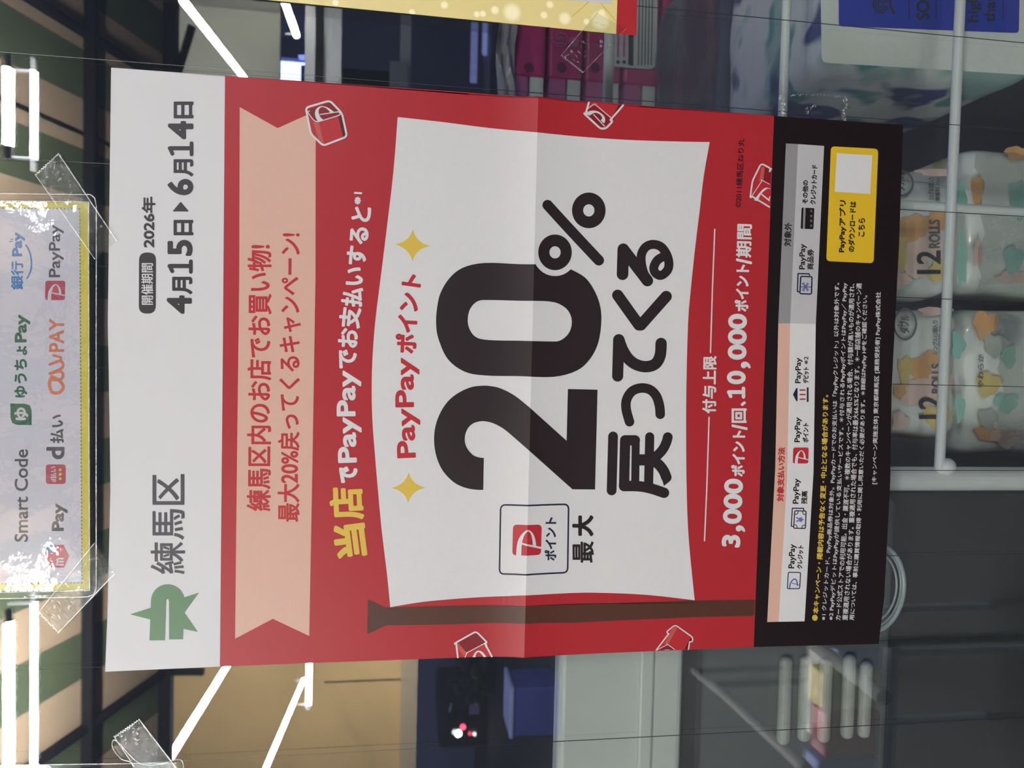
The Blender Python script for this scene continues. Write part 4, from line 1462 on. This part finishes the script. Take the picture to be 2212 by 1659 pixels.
# ---- blue and white paper pack
M_KP = blotch('blue printed film', (.80, .80, .75), [(.10, .36, .34), (.035, .05, .22), (.40, .58, .52)], scale=16, lo=.54, bump=.0018, bscale=40)
M_KW = mat('white pack film', (.85, .84, .79), rough=.35, vary=.05, coat=.4, bump=.001, bscale=90)
M_KB = mat('blue pack label', (.02, .05, .46), rough=.3, vary=.05, coat=.5)
KY = .14
A, B = P(1785, 132, KY), P(2290, -260, KY)
k = thing('kitchen_roll_pack', 'large white paper pack with a deep blue label and blue-green flower print', 'paper towels', ((A.x + B.x) / 2, KY + .1, B.z))
bm = bmesh.new()
soft(bm, (A.x, KY, B.z), (B.x, KY + .19, A.z), .022, .0014, 9, 11)
kb = link('film_wrap', bm, M_KP, k, smooth=True)
kb.modifiers.new('round', 'SUBSURF').render_levels = 1
KF = lambda z: KY - .0030
a = Art(KF)
a.poly(rounded([(1770, -200), (1775, 135), (2270, 165), (2275, -200)], 14, 4), M_KW)
a.build('white_band', k, 0, label='plain white front')
a = Art(KF)
a.poly(rounded([(1811, -230), (1811, 57), (2200, 72), (2206, -230)], 8, 4), M_KB)
lb = a.build('blue_label', k, .0004, label='deep blue label')
a = Art(KF)
for r in (16, 11, 6):
    a.stroke([(1901 + r * math.cos(t), 10 + r * 1.15 * math.sin(t)) for t in np.linspace(.3, 5.9, 18)], 1.6, M_PK, n=6)
a.stroke([(1928, -12), (1921, 8), (1930, 30)], 2.4, M_PK, smooth=True, n=6)
a.stroke([(1963, -60), (1963, 40)], .8, M_PK, n=4)
a.stroke([(2021, -60), (2021, 43)], .8, M_PK, n=4)
a.stroke([(2166, -60), (2166, 45)], .8, M_PK, n=4)
a.text('SOFT', [(2006, 44), (2007, -36)], 28, M_PK, .8)
a.text('high', [(2118, 49), (2119, -10)], 30, M_PK, .8)
a.text('that', [(2148, 49), (2149, -8)], 24, M_PK, .8)
a.build('label_lettering', lb, .0008, label='black lettering and rose emblem')
a = Art(lambda z: KY - .0026)
# ---- pink tissue pack
YT = .60
M_PINK = mat('pink tissue carton', (.62, .035, .19), rough=.35, vary=.12, scale=18, coat=.3)
M_PINK2 = mat('pale pink end', (.60, .14, .36), rough=.4, vary=.15, scale=30)
M_CW = mat('carton white', (.75, .75, .72), rough=.5, vary=.08)
ts = thing('tissue_pack', 'wrapped pack of five magenta tissue boxes, seen beneath the gold poster', 'tissues', tuple(P(1487, 100, YT)))
xL = P(1300, 226, YT).x
xM = P(1300, 176, YT).x
xR = xM + .24
edges = [1098, 1182, 1262, 1345, 1425, 1492]
for i in range(5):
    z1 = P(edges[i], 150, YT).z - .002
    z0 = P(edges[i + 1], 150, YT).z + .002
    bm = bmesh.new()
    rbox(bm, (xM, YT, z0), (xR, YT + .115, z1), .004, 3)
    b = link('tissue_box', bm, M_PINK, ts)
    bm = bmesh.new()
    h = (z1 - z0)
    box(bm, (xL + .004, YT + .004, z0 + h * .48), (xM, YT + .11, z1 - .002))
    link('end_flap', bm, M_PINK2, b)
    bm = bmesh.new()
    box(bm, (xL + .004, YT + .004, z0 + .002), (xM, YT + .11, z0 + h * .42))
    link('end_strip', bm, M_CW, b, label='white end strip')
a = Art(lambda z: YT - .003)
a.poly(rounded([(1312, 60), (1314, 143), (1408, 150), (1418, 140), (1424, -200), (1312, -200)], 8, 4), M_CW)
tl = a.build('product_label', ts, 0, label='white label with lines and black bar')
a = Art(lambda z: YT - .004)
a.poly([(1357, 140), (1368, 142), (1372, -100), (1360, -100)], M_PK)
for x in (1322, 1335, 1348):
    a.disc((x, 134), 4, M_PK, n=12)
    a.stroke([(x, 122), (x + 2, -60)], 2.2, M_PINK2, n=4)
for x in (1379, 1386, 1393, 1400, 1407):
    a.stroke([(x, 140), (x + 4, -80)], 1.4, M_PG, n=4)
a.build('label_print', tl, 0)
a = Art(lambda z: YT - .003)
ring = [(1211 + 14 * math.cos(t), 86 + 14 * math.sin(t)) for t in np.linspace(0, 6, 20)]
a.stroke(ring, 1.2, M_PINK2, n=4)
a.text('15', [(1218, 95), (1218, 77)], 16, M_PINK2, .8)
a.disc((1240, 90), 11, M_PINK2, n=16)
for x in (1142, 1213, 1285):
    a.disc((x, 145), 10, mat('dark flower print', (.16, .012, .05), rough=.5), n=12)
a.build('flower_print', ts, 0, label='darker flower prints')
M_CARD = mat('cardboard', (.26, .17, .10), rough=.85, vary=.15, scale=80)
bm = bmesh.new()
z1 = P(1491, 100, YT).z; z0 = P(1502, 100, YT).z
box(bm, (xL - .01, YT - .01, z0), (xR + .02, YT + .16, z1))
link('cardboard_tray', bm, M_CARD, label='brown cardboard tray under the magenta tissue pack', category='tray')
bm = bmesh.new()
z2 = P(1556, 100, YT - .01).z
box(bm, (P(1500, 255, YT).x, YT - .012, z2), (xR + .25, YT + .35, z0))
sh = link('shop_shelf', bm, mat('shelf enamel', (.30, .30, .29), rough=.5, vary=.08), label='grey shelf carrying the magenta tissue pack', category='shelf')
bm = bmesh.new()
xx = P(1500, 255, YT).x
for q in ((xx, YT, 0), (xR + .21, YT, 0)):
    box(bm, q, (q[0] + .03, YT + .03, z2))
    box(bm, (q[0], YT + .3, 0), (q[0] + .03, YT + .33, z2))
link('shelf_post', bm, M_RACK, sh)
# film hanging at the upper end of the tissue pack
A, B = P(1075, 215, YT), P(1110, 30, YT)
bm = bmesh.new()
g = []
for i in range(9):
    row = []
    for j in range(7):
        q = P(1074 + 40 * j / 6 + 4 * math.sin(i * 1.3), 232 - 260 * i / 8, YT - .01)
        q.y += .012 * math.sin(j * 2.1 + i) 
        row.append(bm.verts.new(q))
    g.append(row)
for i in range(8):
    for j in range(6):
        bm.faces.new((g[i][j], g[i + 1][j], g[i + 1][j + 1], g[i][j + 1]))
link('wrap_end', bm, mat('pale wrap film', (.42, .36, .40), rough=.25, vary=.25, scale=25, coat=.6), ts, smooth=True, label='pale crinkled wrapping film')

# ---- dark bag of goods between shelf and paper pack
bm = bmesh.new()
A, B = P(1566, 250, .34), P(1735, -200, .34)
soft(bm, (A.x - .03, .34, B.z), (B.x, .58, A.z), .03, .006, 5, 9)
link('dark_bag', bm, mat('dark plastic', (.045, .05, .075), rough=.3, vary=.3, scale=12, coat=.3, bump=.006, bscale=14), smooth=True,
     label='dark slate plastic bag between the grey shelf and the blue-labelled paper pack', category='bag').modifiers.new('round', 'SUBSURF').render_levels = 1

# ---- white steel box top and the grey vented cabinet, lower left
YC = .05
M_WS = mat('white painted steel', (.62, .63, .59), rough=.4, vary=.06, scale=9)
A, B = P(1214, 1270, YC), P(1463, 1900, YC)
cab = thing('vented_cabinet', 'dark grey steel cabinet with an off-white top box and rounded vent ribs', 'cabinet', ((A.x + B.x) / 2, .25, 0))
bm = bmesh.new()
rbox(bm, (min(A.x, B.x), YC, min(A.z, B.z)), (max(A.x, B.x), .068, max(A.z, B.z)), .004, 3)
link('top_box', bm, M_WS, cab, label='off-white steel box top')
bm = bmesh.new()
A, B = P(1386, 1270, YC), P(1396, 1900, YC)
rbox(bm, (min(A.x, B.x), YC - .003, min(A.z, B.z)), (max(A.x, B.x), YC + .002, max(A.z, B.z)), .0014, 2)
link('top_bead', bm, M_WS, cab)
M_GC = mat('grey cabinet steel', (.12, .12, .12), rough=.45, vary=.12, scale=8)
YG = .075
A, B = P(1476, 1080, YG), P(1905, 1900, YG)
bm = bmesh.new()
rbox(bm, (min(A.x, B.x), YG, min(A.z, B.z)), (max(A.x, B.x), .42, max(A.z, B.z)), .005, 3)
link('vent_panel', bm, M_GC, cab, label='grey vent panel')
bm = bmesh.new()
A, B = P(1464, 1080, .07), P(1477, 1900, .07)
box(bm, (min(A.x, B.x), .060, min(A.z, B.z)), (max(A.x, B.x), .4, max(A.z, B.z)))
link('shadow_gap', bm, mat('gap rubber', (.01, .01, .01), rough=.8), cab)  # near-black strip paints in the shade between top box and vent panel
M_RIB = mat('dusty vent rib', (.42, .42, .40), rough=.55, vary=.45, scale=55)
for px, y0, y1 in ((1695, 1415, 1605), (1739, 1412, 1598), (1782, 1420, 1600), (1832, 1410, 1592), (1868, 1425, 1590)):
    A, B = P(px, y0, YG), P(px, y1, YG)
    bm = bmesh.new()
    rbox(bm, (min(A.x, B.x), YG - .006, A.z - .0046), (max(A.x, B.x), YG + .002, A.z + .0046), .0044, 4)
    link('vent_rib', bm, M_RIB, cab)
bm = bmesh.new()
A, B = P(1908, 1065, YG + .012), P(2500, 1900, YG + .012)
rbox(bm, (min(A.x, B.x), YG + .012, 0), (max(A.x, B.x), .42, max(A.z, B.z)), .004, 3)
link('lower_panel', bm, mat('lower cabinet steel', (.035, .035, .035), rough=.5, vary=.15, scale=6), cab)

# ---- curved clear lid standing in front of the cabinet
bm = bmesh.new()
c = P(1888, 1270, .045)
R0 = abs(P(1888, 1270, .045).z - P(1952, 1270, .045).z)
nn = 40
for r, rr in ((1.0, .0016), (.82, .0007), (.92, .0005)):
    pts = [Vector((c.x + R0 * 1.35 * r * math.sin(t), .045 + .01 * (1 - r), c.z + R0 * r * math.cos(t))) for t in np.linspace(math.pi * .42, math.pi * 1.58, nn)]
    ringv = []
    for i, p in enumerate(pts):
        d = (pts[min(i + 1, nn - 1)] - pts[max(i - 1, 0)]).normalized()
        n1 = d.cross(Vector((0, 1, 0))).normalized()
        ringv.append([bm.verts.new(p + (n1 * math.cos(k * math.pi / 4) + Vector((0, 1, 0)) * math.sin(k * math.pi / 4)) * rr) for k in range(8)])
    for i in range(nn - 1):
        for k in range(8):
            bm.faces.new((ringv[i][k], ringv[i][(k + 1) % 8], ringv[i + 1][(k + 1) % 8], ringv[i + 1][k]))
M_LID = mat('clear plastic rim', (.42, .45, .46), rough=.15, coat=.6)
lid = thing('round_lid', 'round clear plastic lid with curved pale rim below the poster', 'lid', tuple(c))
link('rim', bm, M_LID, lid, smooth=True)
bm = bmesh.new()
bmesh.ops.create_circle(bm, cap_ends=True, segments=48, radius=1, matrix=Matrix.Translation(c + Vector((0, .012, 0))) @ Matrix.Rotation(math.pi / 2, 4, 'X') @ Matrix.Diagonal((R0 * 1.33, R0 * .98, 1, 1)))
link('lid_disc', bm, clear('lid plastic', (.93, .95, .95), gloss=.06, rough=.15, milk=.12, mask=20), lid)

# ---- row of dark cartons on the floor shelf
M_CRATE = mat('dark crate', (.055, .045, .04), rough=.7, vary=.2, scale=20)
for i in range(4):
    x0 = P(1965 + 75 * i, 1075, .20)
    x1 = P(2032 + 75 * i, 1075, .20)
    bm = bmesh.new()
    xa = P(2000, 1110, .2).x
    rbox(bm, (xa, .20, x1.z), (x0.x, .34, x0.z), .003, 2)
    o = link('dark_carton', bm, M_CRATE)
    o['label'] = ['topmost', 'second', 'third', 'lowest'][i] + ' dark carton of the stack beside the rack side tube'
    o['category'] = 'box'
    o['group'] = 'dark cartons beside the side tube'
